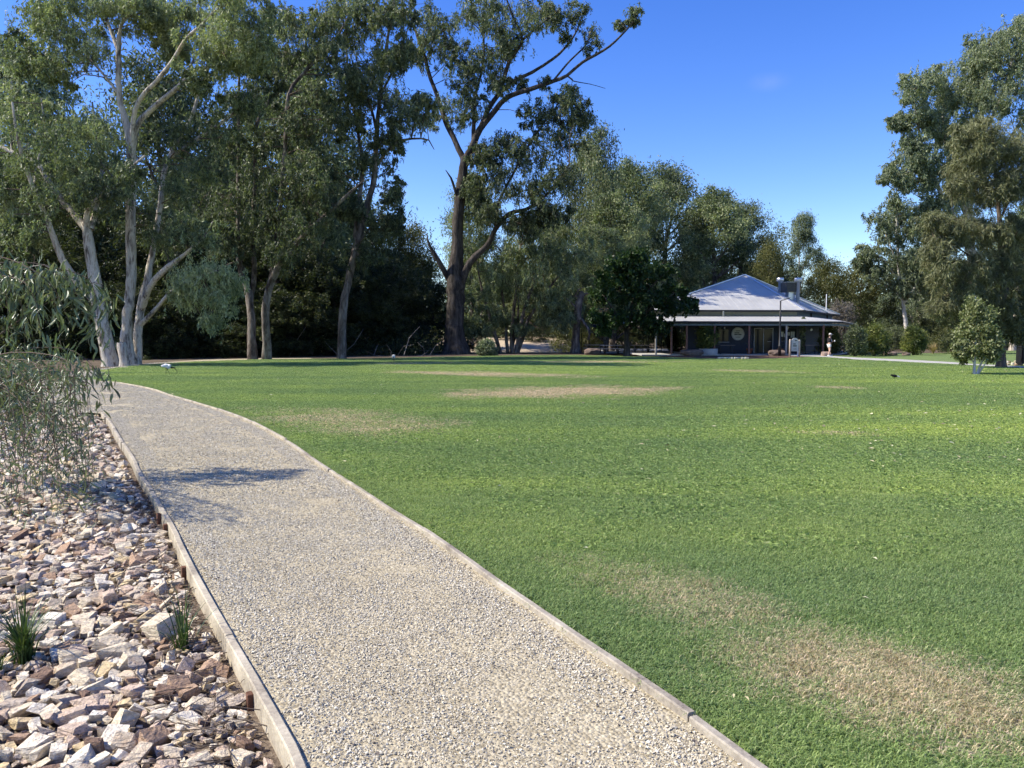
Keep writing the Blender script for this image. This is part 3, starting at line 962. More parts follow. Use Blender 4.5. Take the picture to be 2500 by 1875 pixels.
# ------------------------------------------------------------------ rock bed
def make_rocks():
    rng = np.random.default_rng(8)
    # soil under the stones
    ys = np.arange(-1.5, 25.6, 0.5)
    us = np.linspace(0, 1, 24)
    rows = []
    for y in ys:
        xl = float(x_left(y)) - 0.02
        x = xl - us * 11
        z = rock_z(x, np.full_like(x, y))
        rows.append(np.stack([x, np.full_like(x, y), z], -1))
    V = np.array(rows)
    ny, nx = V.shape[:2]
    i = np.arange(ny - 1)[:, None] * nx + np.arange(nx - 1)[None, :]
    F = np.stack([i, i + nx, i + nx + 1, i + 1], -1).reshape(-1, 4)
    m, t, b = new_mat('stony_soil', 0.95, 0.1)
    p = world_pos(t)
    n2 = noise_(t, 30, 5, 0.7, vec=p)
    t.links.new(ramp(t, n2, [(0.35, (0.07, 0.052, 0.038)), (0.52, (0.17, 0.13, 0.095)), (0.68, (0.34, 0.28, 0.21))]), b.inputs['Base Color'])
    bump(t, b, n2, 0.8, 0.03)
    bed = obj('rock_bed', mesh_np('rock_bed', V.reshape(-1, 3), F, smooth=True), m)
    tag(bed, 'sloping bed of broken quartz stones beside the path', 'rock bed', kind='structure')

    rm, t, b = new_mat('broken_stone', 0.9, 0.15)
    a = N(t, 'ShaderNodeAttribute', attribute_name='rv')
    oi = N(t, 'ShaderNodeObjectInfo')
    f = math_(t, 'FRACT', math_(t, 'ADD', a.outputs['Fac'], math_(t, 'MULTIPLY', oi.outputs['Random'], 0.999)))
    cols = [(0.0, (0.60, 0.545, 0.455)), (0.13, (0.72, 0.68, 0.61)), (0.26, (0.54, 0.475, 0.40)), (0.36, (0.50, 0.415, 0.36)), (0.46, (0.66, 0.60, 0.50)), (0.56, (0.60, 0.50, 0.33)),
            (0.62, (0.40, 0.29, 0.22)), (0.68, (0.74, 0.71, 0.65)), (0.78, (0.45, 0.40, 0.36)), (0.86, (0.56, 0.46, 0.40)), (0.94, (0.22, 0.155, 0.125)), (0.975, (0.36, 0.32, 0.29))]
    c = ramp(t, f, cols, 'CONSTANT')
    p = world_pos(t)
    n1 = noise_(t, 11, 5, 0.65, vec=p, dist=1.0)
    n2 = noise_(t, 60, 4, 0.7, vec=p)
    n3 = noise_(t, 1.0, 4, 0.6, vec=p, scl=(9, 14, 55), dist=0.4)
    st = mixc(t, math_(t, 'MULTIPLY', math_(t, 'SUBTRACT', n1, 0.53), 5.0, True), c, (0.42, 0.29, 0.19))
    c = mixc(t, 0.55, c, st)
    c = mixc(t, 1.0, c, (1.26, 1.20, 1.07), 'MULTIPLY')
    c = mixc(t, 1.0, c, ramp(t, n2, [(0.3, (0.64, 0.61, 0.58)), (0.66, (1.16, 1.14, 1.1))]), 'MULTIPLY')
    t.links.new(c, b.inputs['Base Color'])
    bump(t, b, math_(t, 'ADD', n2, math_(t, 'MULTIPLY', n3, 2.0)), 0.95, 0.02)
    M['rock'] = rm

    shapes = []
    for k in range(36):
        d = (1.12, rng.uniform(0.6, 0.95), rng.uniform(0.34, 0.85))
        shapes.append(hull_rock(rng, d, 17, slab=True))
    shared = []
    for k, (V_, F_) in enumerate(shapes):
        shared.append(mesh_np('stone', V_, F_, {'rv': ('FACE', np.zeros(len(F_)))}))
        shared[-1].materials.append(rm)
    # pack stones of falling size
    cell = 0.1
    placed = []
    grid = {}

    def free(x, y, r):
        k = int(0.3 / cell) + 1
        ix, iy = int(math.floor(x / cell)), int(math.floor(y / cell))
        for a_ in range(ix - k, ix + k + 1):
            for b_ in range(iy - k, iy + k + 1):
                for (qx, qy, qr) in grid.get((a_, b_), ()):
                    if (qx - x) ** 2 + (qy - y) ** 2 < ((qr + r) * 0.79) ** 2: return False
        return True

    def clear_spot(x, y):
        # bare litter near the board at the bottom, and round the two tufts
        for cx, cy_, rr in CLEAR:
            if (x - cx) ** 2 + (y - cy_) ** 2 < rr * rr: return False
        return True
    for (n, s0, s1) in ((200, 0.14, 0.21), (1900, 0.09, 0.14), (12000, 0.055, 0.10), (17000, 0.03, 0.055)):
        ymax = 24.0 if s0 > 0.09 else (17.0 if s0 > 0.05 else 8.0)
        for _ in range(n):
            y = 1.3 + (ymax - 1.3) * rng.random() ** 1.5
            xl = float(x_left(y))
            xmin = max(-0.68 * y - 1.2, xl - 8)
            if xmin > xl - 0.12: continue
            x = rng.uniform(xmin, xl - 0.09)
            s = rng.uniform(s0, s1)
            if s > 0.12 and x > xl - s * 0.62: continue
            if not clear_spot(x, y) and s > 0.06: continue
            if y < 5.5 and x > xl - 0.13 - 0.08 * math.sin(y * 3.1) and s > 0.055: continue
            if s > 0.17 and y > 12: s *= 0.85
            if not free(x, y, s * 0.42): continue
            placed.append((x, y, s))
            grid.setdefault((int(math.floor(x / cell)), int(math.floor(y / cell))), []).append((x, y, s * 0.42))
    order = sorted(range(len(placed)), key=lambda i_: -placed[i_][2] / (placed[i_][1] + 0.6) if abs(placed[i_][0] / placed[i_][1]) < 0.66 and placed[i_][1] > 2.75 else 1)
    big = set(order[:300])
    Vs, Fs, rv, off = [], [], [], 0
    for k, (x, y, s) in enumerate(placed):
        sh = rng.integers(0, len(shapes))
        tl = rng.normal(0, 0.3, 2)
        an = rng.uniform(0, 6.28)
        z = float(rock_z(x, y)) + s * rng.uniform(0.12, 0.24) + (0.03 if s < 0.12 else 0) * rng.random()
        if k in big:
            o = bpy.data.objects.new('stone', shared[sh])
            o.location = (x, y, z)
            o.rotation_euler = (tl[0], tl[1], an)
            o.scale = (s, s * rng.uniform(0.85, 1.1), s * rng.uniform(0.7, 1.15))
            link(o, bed)
        else:
            V_, F_ = shapes[sh]
            Rm = np.array(Matrix.Rotation(an, 3, 'Z') @ Matrix.Rotation(tl[0], 3, 'X') @ Matrix.Rotation(tl[1], 3, 'Y'))
            W = (V_ * s) @ Rm.T + np.array([x, y, z])
            Vs.append(W)
            Fs.append(F_ + off)
            off += len(V_)
            rv += [rng.random()] * len(F_)
    me = mesh_np('loose_stones', np.concatenate(Vs), np.concatenate(Fs), {'rv': ('FACE', rv)})
    o = obj('loose_stones', me, rm, bed)
    o['kind'] = 'stuff'
    # twigs and bark litter caught between the stones
    acc = Acc()
    for _ in range(900):
        y = rng.uniform(2.4, 9)
        xl = float(x_left(y))
        x = xl - abs(rng.normal(0, 0.35)) - 0.03
        L = rng.uniform(0.06, 0.24)
        an = rng.uniform(0, 6.28)
        z = float(rock_z(x, y)) + rng.uniform(0.015, 0.07)
        d = np.array([math.cos(an), math.sin(an), rng.normal(0, 0.12)])
        p0 = np.array([x, y, z])
        k = np.array([-d[1], d[0], 0]) * rng.normal(0, 0.12)
        if (p0 + d * L)[0] > xl - 0.03: continue
        acc.add(*tube_np([p0, p0 + d * L * 0.5 + k * L, p0 + d * L], np.array([1, 0.9, 0.5]) * rng.uniform(0.0015, 0.004), 4))
    o = obj('bark_litter', acc.mesh('bark_litter'), M['twig'], bed)
    o['kind'] = 'stuff'


TUFT1 = G(59, 1642, -0.2)
TUFT2 = G(447, 1612, -0.14)
CLEAR = [(TUFT1.x, TUFT1.y, 0.16), (TUFT2.x + 0.03, TUFT2.y, 0.1), (G(600, 1730).x - 0.1, G(600, 1730).y - 0.05, 0.2), (G(540, 1640).x, G(540, 1640).y, 0.13)]
make_rocks()


def strap_tuft(name, loc, n, L, label, mat, rng, width=0.009, upright=0.6):
    Vs, Fs, rv = [], [], []
    off = 0
    for _ in range(n):
        an = rng.uniform(0, 6.28)
        l = L * rng.uniform(0.55, 1.1)
        out = rng.uniform(0.1, 1.0) * (1.35 - upright)
        d = np.array([math.cos(an), math.sin(an)])
        sd = np.array([-d[1], d[0], 0]) * width / 2
        b0 = rng.normal(0, 0.018, 2)
        pts = []
        for k in range(7):
            u = k / 6
            h = l * (u * 0.98 - 0.42 * (out * 1.5) * u * u)
            r_ = l * out * (0.35 * u + 0.75 * u * u)
            pts.append(np.array([b0[0] + d[0] * r_, b0[1] + d[1] * r_, h]))
        for k, p in enumerate(pts):
            wv = sd * (1 - (k / 6) ** 2.2) * 1.0 + sd * 0.04
            Vs += [p - wv, p + wv]
        for k in range(6):
            Fs.append([off + 2 * k, off + 2 * k + 1, off + 2 * k + 3, off + 2 * k + 2])
        rv += [rng.random()] * 6
        off += 14
    o = obj(name, mesh_np(name, Vs, np.array(Fs), {'rv': ('FACE', rv)}, True), mat)
    o.location = loc
    return tag(o, label, 'plant')


_r = np.random.default_rng(4)
strap_tuft('strappy_grass_plant', (TUFT1.x, TUFT1.y, float(rock_z(TUFT1.x, TUFT1.y))), 110, 0.44, 'dense dark green strappy tuft growing among the stones', M['leaf_tuft'], _r)
strap_tuft('strappy_grass_plant', (TUFT2.x, TUFT2.y, float(rock_z(TUFT2.x, TUFT2.y))), 38, 0.40, 'thin sparse strappy tuft against the timber edging', M['leaf_tuft'], _r, 0.008)
t3 = G(-10, 1700, -0.25)
strap_tuft('strappy_grass_plant', (t3.x, t3.y, float(rock_z(t3.x, t3.y))), 40, 0.17, 'short green tuft at the very edge beneath the dense tuft', M['leaf_tuft'], _r)


# ------------------------------------------------------------------ trees
LEAF_N, LEAF_L, LEAF_W = 1.2, 1.12, 1.25


def leaf_arrays(P, L, W, droop, rng, lv=None, curve=0.0):
    n = len(P)
    L, W = L * LEAF_L, W * LEAF_W
    d = rng.standard_normal((n, 3)) * 0.75
    d[:, 2] -= droop
    d /= np.linalg.norm(d, axis=1)[:, None] + 1e-9
    r_ = rng.standard_normal((n, 3))
    s = np.cross(d, r_)
    s /= np.linalg.norm(s, axis=1)[:, None] + 1e-9
    l = L * rng.uniform(0.6, 1.25, (n, 1))
    wd = W * rng.uniform(0.7, 1.25, (n, 1))
    V = np.stack([P, P + d * l * 0.45 + s * wd / 2, P + d * l, P + d * l * 0.45 - s * wd / 2], 1).reshape(-1, 3)
    F = np.arange(n * 4).reshape(n, 4)
    return V, F


class Tree:
    """trunk and limbs as tubes, foliage as clumps of hanging leaves; points are metres about the base"""

    def __init__(s, name, base, label, cat, group=None, seed=0):
        s.rng = np.random.default_rng(seed)
        s.name, s.base = name, Vector(base)
        s.root = empty(name, base, 0, label, cat, group)
        s.acc = Acc()
        s.S = np.zeros((0, 4))       # samples of the limbs: xyz + radius
        s.twigs = Acc()
        s.LV, s.LF, s.RV, s.ln = [], [], [], 0
        s.clumps = []

    def limb(s, P, sides=10, step=0.6, rough=0.06):
        C = crom(P, step)
        C[:, 3] = np.maximum(C[:, 3], 0.006)
        jit = s.rng.standard_normal((len(C), 3)) * (C[:, 3:4] * 0.07)
        jit[0] = 0
        C[:, :3] += jit
        s.acc.add(*tube_np(C[:, :3], C[:, 3], sides, rough, int(s.rng.integers(1e6))))
        s.S = np.vstack([s.S, C])
        return C

    def nearest(s, p, below=True):
        d = np.linalg.norm(s.S[:, :3] - p, axis=1)
        if below:
            d = d + np.where(s.S[:, 2] > p[2] + 0.5, 6.0, 0.0)
        return s.S[np.argmin(d)]

    def clump(s, c, r, subs=14, leaves=80, L=0.22, W=0.055, droop=1.1, lv=None, conn=True, spread=0.30, shell=0.35):
        """c centre, r (3,) radii"""
        rng = s.rng
        c = np.asarray(c, float)
        r = np.asarray(r, float)
        if lv is None: lv = rng.uniform(0.15, 0.75)
        if conn and len(s.S):
            q = s.nearest(c, droop < 1.3)
            a = q[:3]
            mid = (a + c) / 2 + rng.standard_normal(3) * 0.12 * np.linalg.norm(c - a) + np.array([0, 0, 0.08 * np.linalg.norm(c - a)])
            rb = min(q[3] * 0.6, 0.012 + 0.010 * np.linalg.norm(c - a) + 0.008 * r.mean())
            C = crom(np.array([[*a, rb], [*mid, rb * 0.7], [*c, rb * 0.4]]), 0.7)
            s.twigs.add(*tube_np(C[:, :3], C[:, 3], 5, 0.05, 1))
        else:
            rb = 0.03
        for k in range(subs):
            d = rng.standard_normal(3)
            d /= np.linalg.norm(d)
            u = (shell + (1 - shell) * rng.random()) if rng.random() < 0.75 else rng.random() * 0.7
            p = c + d * r * u
            if conn and k % 2 == 0:
                m2 = (c + p) / 2 + rng.standard_normal(3) * 0.12 * r.mean()
                s.twigs.add(*tube_np([c, m2, p], [rb * 0.28, rb * 0.2, 0.005], 3))
            n = max(4, int(leaves * LEAF_N * rng.uniform(0.5, 1.5)))
            sp = r.mean() * spread * rng.uniform(0.7, 1.3)
            Q = p + rng.standard_normal((n, 3)) * sp * np.array([1, 1, 0.8])
            if droop >= 0.9:
                # leaves strung along sprays that hang down
                k3 = max(2, n // 16)
                h_ = rng.standard_normal((k3, 3)) * sp * np.array([0.95, 0.95, 0.55])
                w_ = rng.integers(0, k3, n)
                ln_ = rng.uniform(0.6, 2.2, k3) * sp
                Q = p + h_[w_] + rng.standard_normal((n, 3)) * sp * 0.16
                Q[:, 2] -= rng.random(n) * ln_[w_] - 0.4 * sp
            V, F = leaf_arrays(Q, L, W, droop, rng)
            s.LV.append(V)
            s.LF.append(F + s.ln)
            s.ln += len(V)
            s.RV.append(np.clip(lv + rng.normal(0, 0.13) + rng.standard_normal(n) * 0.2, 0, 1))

    def finish(s, bark, leaf, twig=None, tname='trunk', cname='crown'):
        if s.acc.n:
            obj(tname, s.acc.mesh(tname), bark, s.root)
        if s.twigs.n:
            obj('twigs', s.twigs.mesh('twigs'), twig or M['twig'], s.root)['kind'] = 'stuff'
        if s.LV:
            me = mesh_np(cname, np.concatenate(s.LV), np.concatenate(s.LF), {'rv': ('FACE', np.concatenate(s.RV))})
            obj(cname, me, leaf, s.root)
        return s.root


class PxTree(Tree):
    """a tree surveyed from the picture: limbs as (px, py, width px); each limb gets its own depth"""

    def __init__(s, name, bx, by, label, cat, group=None, seed=0, D=None):
        g = G(bx, by) if D is None else at(bx, by, D)
        if D is not None: g.z = float(ground_h(g.x, g.y))
        s.D = g.y
        super().__init__(name, g, label, cat, group, seed)
        s.m = s.D / FPX

    def loc(s, px, py, dy=0.0):
        p = at(px, py, s.D + dy) - s.base
        return np.array(p[:])

    def stem(s, pts, slope=None, sides=10, step=0.6, rough=0.06, start_dy=None):
        """pts (px,py,w). slope = how far the limb swings in depth per metre of its run"""
        if slope is None: slope = s.rng.uniform(-0.45, 0.45)
        P = []
        dy = 0.0 if start_dy is None else start_dy
        if len(s.S) and start_dy is None:
            q = s.loc(pts[0][0], pts[0][1])
            d = np.hypot(s.S[:, 0] - q[0], s.S[:, 2] - q[2])
            dy = s.S[np.argmin(d), 1]
        prev = None
        for (px, py, wd) in pts:
            q = s.loc(px, py, dy)
            if prev is not None:
                run = math.hypot(q[0] - prev[0], q[2] - prev[2])
                dy += slope * run + s.rng.normal(0, 0.05) * run
                q = s.loc(px, py, dy)
            P.append([*q, wd * s.m * 0.43])
            prev = q
        return s.limb(P, sides, step, rough)

    def foliage(s, cl, layers=2, subs=14, leaves=80, L=0.22, W=0.055, droop=1.1, depth=1.0, lv=None, **kw):
        for c in cl:
            px, py, rx, ry = c[:4]
            l_ = c[4] if len(c) > 4 else lv
            q = s.loc(px, py)
            d = np.hypot(s.S[:, 0] - q[0], s.S[:, 2] - q[2])
            near = np.argsort(d)[:6]
            dy0 = float(np.mean(s.S[near, 1])) * 0.8
            rm = rx * s.m
            for k in range(layers):
                o_ = 0.0 if layers == 1 else (k / (layers - 1) - 0.5) * 2 * rm * 0.85 * depth
                jx, jz = s.rng.normal(0, 0.12, 2) * rm
                p = s.loc(px, py, dy0 + o_)
                p = p + np.array([jx, 0, jz]) * (0 if layers == 1 else 1)
                s.clump(p, (rm, rm * 0.9 * depth, ry * s.m), subs, leaves, L, W, droop, l_, **kw)
                # ragged lesser sprays round each clump
                for _ in range(2 if layers > 1 else 1):
                    if s.rng.random() > 0.75: continue
                    an = s.rng.uniform(0, 6.28)
                    q2 = p + np.array([math.cos(an) * rm * 0.95, s.rng.normal(0, 0.4) * rm, math.sin(an) * ry * s.m * 0.95])
                    k2 = s.rng.uniform(0.3, 0.6)
                    s.clump(q2, np.array([rm, rm, ry * s.m]) * k2, max(4, int(subs * 0.4)), int(leaves * 0.7), L, W, droop, l_, **kw)


def gum_left():
    t = PxTree('gum_tree', 269, 892, 'pale leaning gum with forked trunk beside the gravel bend, left of the stump', 'tree', 'tall gums along the river', 31)
    t.stem([(271, 897, 52), (266, 875, 44), (253, 800, 37), (240, 737, 35), (234, 690, 32), (225, 642, 30), (215, 579, 27), (208, 545, 25)], 0.0, 14, 0.4, 0.045)
    t.stem([(211, 560, 22), (170, 510, 17), (126, 456, 16), (97, 405, 14), (50, 380, 12), (0, 359, 11), (-60, 330, 8)], 0.15)
    t.stem([(213, 560, 20), (213, 520, 14), (240, 480, 9), (304, 422, 7), (354, 380, 5)], -0.3)
    t.stem([(222, 560, 18), (232, 520, 14), (250, 420, 11), (235, 330, 8), (225, 250, 5)], 0.35)
    t.stem([(232, 735, 22), (190, 690, 20), (152, 633, 18), (127, 570, 16), (111, 525, 14), (84, 464, 12), (59, 397, 10), (42, 330, 8), (30, 250, 5)], -0.25)
    t.stem([(84, 464, 8), (90, 400, 7), (110, 330, 5), (100, 240, 3)], 0.3)
    t.stem([(165, 680, 5), (108, 647, 4), (57, 658, 2)], -0.5, 6)
    t.foliage([(100, 330, 75, 55), (60, 425, 65, 50), (20, 260, 55, 60), (180, 300, 65, 48, .75), (235, 325, 60, 45, .8), (120, 480, 70, 55), (245, 470, 55, 55), (-30, 400, 60, 60), (180, 410, 60, 50, .6), (10, 500, 60, 60), (300, 430, 45, 40), (60, 560, 50, 50)], 2, 15, 80, 0.2, 0.05)
    t.finish(M['bark_pale'], M['leaf_gum'])


def gum_tall():
    t = PxTree('gum_tree', 322, 890, 'tall cream-trunked gum with several stems, right of the stump', 'tree', 'tall gums along the river', 32)
    t.stem([(316, 893, 46), (312, 860, 36), (308, 810, 31), (313, 760, 28), (320, 690, 27), (320, 595, 27), (319, 500, 27), (322, 422, 26), (318, 350, 22), (305, 290, 18), (291, 232, 16), (289, 127, 14), (292, 80, 11)], 0.05, 14, 0.4, 0.04)
    t.stem([(290, 125, 11), (270, 75, 9), (257, 34, 8), (249, 0, 7), (240, -60, 4)], 0.3)
    t.stem([(291, 90, 10), (295, 63, 9), (325, 13, 7), (340, -50, 4)], -0.3)
    t.stem([(321, 400, 17), (323, 330, 14), (330, 270, 13), (352, 228, 12), (380, 202, 12), (422, 148, 11), (450, 100, 9), (464, 84, 8), (489, 63, 6), (520, 30, 4)], -0.35)
    t.stem([(321, 390, 18), (334, 310, 16), (360, 275, 15), (401, 240, 14), (447, 202, 13), (477, 169, 11), (523, 162, 8), (561, 143, 6), (600, 110, 3)], -0.15)
    t.stem([(447, 202, 7), (470, 150, 6), (500, 100, 4)], 0.4)
    t.stem([(291, 232, 9), (260, 190, 7), (215, 140, 5), (170, 90, 3)], 0.25)
    t.stem([(335, 890, 26), (338, 820, 24), (342, 753, 22), (357, 690, 20), (373, 610, 18), (389, 516, 16), (401, 422, 14), (422, 367, 12), (464, 295, 10), (485, 230, 8), (502, 177, 6), (510, 120, 4)], 0.2, 10, 0.5, 0.08, start_dy=0.6)
    t.stem([(415, 385, 12), (485, 337, 11), (553, 291, 10), (582, 262, 7), (600, 220, 4)], 0.1)
    t.stem([(343, 760, 19), (364, 706, 18), (395, 665, 16), (427, 639, 13), (452, 620, 10), (500, 575, 6), (520, 540, 4)], -0.4)
    t.stem([(342, 795, 15), (373, 763, 12), (415, 715, 10), (450, 690, 9), (485, 675, 7), (530, 660, 4)], -0.5)
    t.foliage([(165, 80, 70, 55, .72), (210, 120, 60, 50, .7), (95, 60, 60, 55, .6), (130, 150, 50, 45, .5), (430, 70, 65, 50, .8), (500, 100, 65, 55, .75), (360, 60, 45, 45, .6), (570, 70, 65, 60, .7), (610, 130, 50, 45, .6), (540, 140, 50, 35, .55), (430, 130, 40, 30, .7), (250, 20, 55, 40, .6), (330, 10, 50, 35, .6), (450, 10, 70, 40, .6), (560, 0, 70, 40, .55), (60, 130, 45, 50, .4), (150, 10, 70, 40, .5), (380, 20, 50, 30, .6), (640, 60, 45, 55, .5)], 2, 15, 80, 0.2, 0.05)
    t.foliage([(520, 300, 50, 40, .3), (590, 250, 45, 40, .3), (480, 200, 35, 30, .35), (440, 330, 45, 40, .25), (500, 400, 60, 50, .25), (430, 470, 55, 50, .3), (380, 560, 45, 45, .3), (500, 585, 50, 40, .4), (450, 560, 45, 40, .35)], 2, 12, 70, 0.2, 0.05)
    t.foliage([(455, 675, 34, 26, .85), (500, 660, 38, 26, .95), (548, 675, 34, 28, .9), (500, 712, 42, 28, .9), (466, 728, 30, 26, .8), (538, 735, 30, 30, .8), (520, 775, 22, 24, .75), (430, 700, 18, 22, .8), (575, 700, 20, 24, .8)], 2, 8, 62, 0.2, 0.045, droop=1.5, spread=0.55)  # high leaf values: sunlight on this low bough put into the colour
    t.finish(M['bark_pale'], M['leaf_gum'])


def gum_double():
    t = PxTree('gum_tree', 630, 878, 'grey double-trunked gum in shade behind the lawn, left of the leaning trunk', 'tree', 'tall gums along the river', 33)
    t.stem([(617, 880, 30), (615, 830, 24), (614, 785, 22), (608, 721, 21), (600, 690, 19), (589, 665, 16), (581, 611, 14), (582, 500, 12), (582, 329, 10), (584, 190, 7), (590, 100, 4)], 0.15, 12, 0.5, 0.08)
    t.stem([(612, 740, 16), (620, 680, 15), (620, 627, 14), (616, 560, 13), (622, 450, 12), (624, 329, 11), (641, 270, 10), (683, 215, 8), (720, 150, 5)], 0.25)
    t.stem([(652, 878, 28), (650, 820, 23), (649, 753, 22), (658, 700, 20), (675, 660, 18), (690, 636, 16), (717, 600, 13), (760, 555, 11), (802, 519, 10), (861, 464, 7), (890, 440, 4)], -0.15, 12, 0.5, 0.08)
    t.stem([(655, 715, 17), (668, 640, 15), (685, 500, 13), (696, 359, 12), (705, 232, 10), (740, 180, 9), (780, 139, 8), (827, 84, 6), (850, 40, 4)], 0.1)
    t.stem([(745, 176, 6), (775, 120, 5), (800, 70, 3)], 0.3)
    t.stem([(590, 640, 7), (598, 604, 6), (538, 592, 5), (494, 601, 3)], -0.5, 6)
    t.stem([(600, 660, 7), (582, 639, 6), (551, 649, 5), (525, 658, 3)], -0.5, 6)
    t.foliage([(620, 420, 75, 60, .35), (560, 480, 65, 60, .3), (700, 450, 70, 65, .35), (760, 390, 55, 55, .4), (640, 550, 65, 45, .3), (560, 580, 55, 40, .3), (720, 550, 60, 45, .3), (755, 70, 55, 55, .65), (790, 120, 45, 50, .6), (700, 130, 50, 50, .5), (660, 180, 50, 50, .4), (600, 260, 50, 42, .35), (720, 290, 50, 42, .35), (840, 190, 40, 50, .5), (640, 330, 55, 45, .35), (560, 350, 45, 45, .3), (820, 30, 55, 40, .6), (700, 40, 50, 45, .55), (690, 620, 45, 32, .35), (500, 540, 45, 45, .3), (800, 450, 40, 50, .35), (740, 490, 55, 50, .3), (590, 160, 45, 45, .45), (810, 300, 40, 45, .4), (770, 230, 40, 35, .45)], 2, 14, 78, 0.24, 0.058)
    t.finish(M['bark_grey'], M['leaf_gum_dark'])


def gum_lean():
    t = PxTree('gum_tree', 834, 876, 'single grey gum trunk leaning right at the back edge of the lawn', 'tree', 'tall gums along the river', 34)
    t.stem([(834, 880, 28), (834, 840, 24), (838, 760, 23), (850, 690, 21), (863, 635, 20), (887, 542, 18), (902, 480, 17), (914, 434, 16), (920, 325, 13), (928, 233, 11), (944, 108, 8), (960, 27, 6), (965, -40, 4)], 0.05, 12, 0.5, 0.06)
    t.stem([(862, 640, 16), (870, 560, 15), (878, 480, 13), (884, 400, 11), (870, 300, 9), (850, 180, 7), (845, 80, 4)], 0.3)
    t.stem([(922, 401, 9), (960, 353, 8), (1004, 339, 6), (1047, 342, 4), (1060, 365, 2)], -0.3, 7)
    t.stem([(921, 330, 8), (905, 260, 7), (880, 200, 5), (870, 130, 3)], -0.4)
    t.stem([(928, 233, 7), (960, 170, 6), (985, 100, 4), (1000, 60, 2)], -0.2)
    t.stem([(868, 610, 8), (900, 560, 6), (930, 520, 4), (965, 500, 2)], -0.3, 7)
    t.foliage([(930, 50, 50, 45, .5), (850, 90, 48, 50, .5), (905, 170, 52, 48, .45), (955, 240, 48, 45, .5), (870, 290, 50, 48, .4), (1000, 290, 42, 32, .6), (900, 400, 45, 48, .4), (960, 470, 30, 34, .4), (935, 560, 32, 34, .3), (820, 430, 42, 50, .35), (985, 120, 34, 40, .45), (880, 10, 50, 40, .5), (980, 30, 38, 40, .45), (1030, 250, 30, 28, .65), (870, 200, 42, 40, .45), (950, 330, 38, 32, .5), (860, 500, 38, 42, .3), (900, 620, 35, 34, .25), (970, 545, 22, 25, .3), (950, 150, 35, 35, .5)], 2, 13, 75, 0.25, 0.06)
    t.finish(M['bark_grey'], M['leaf_gum_dark'])


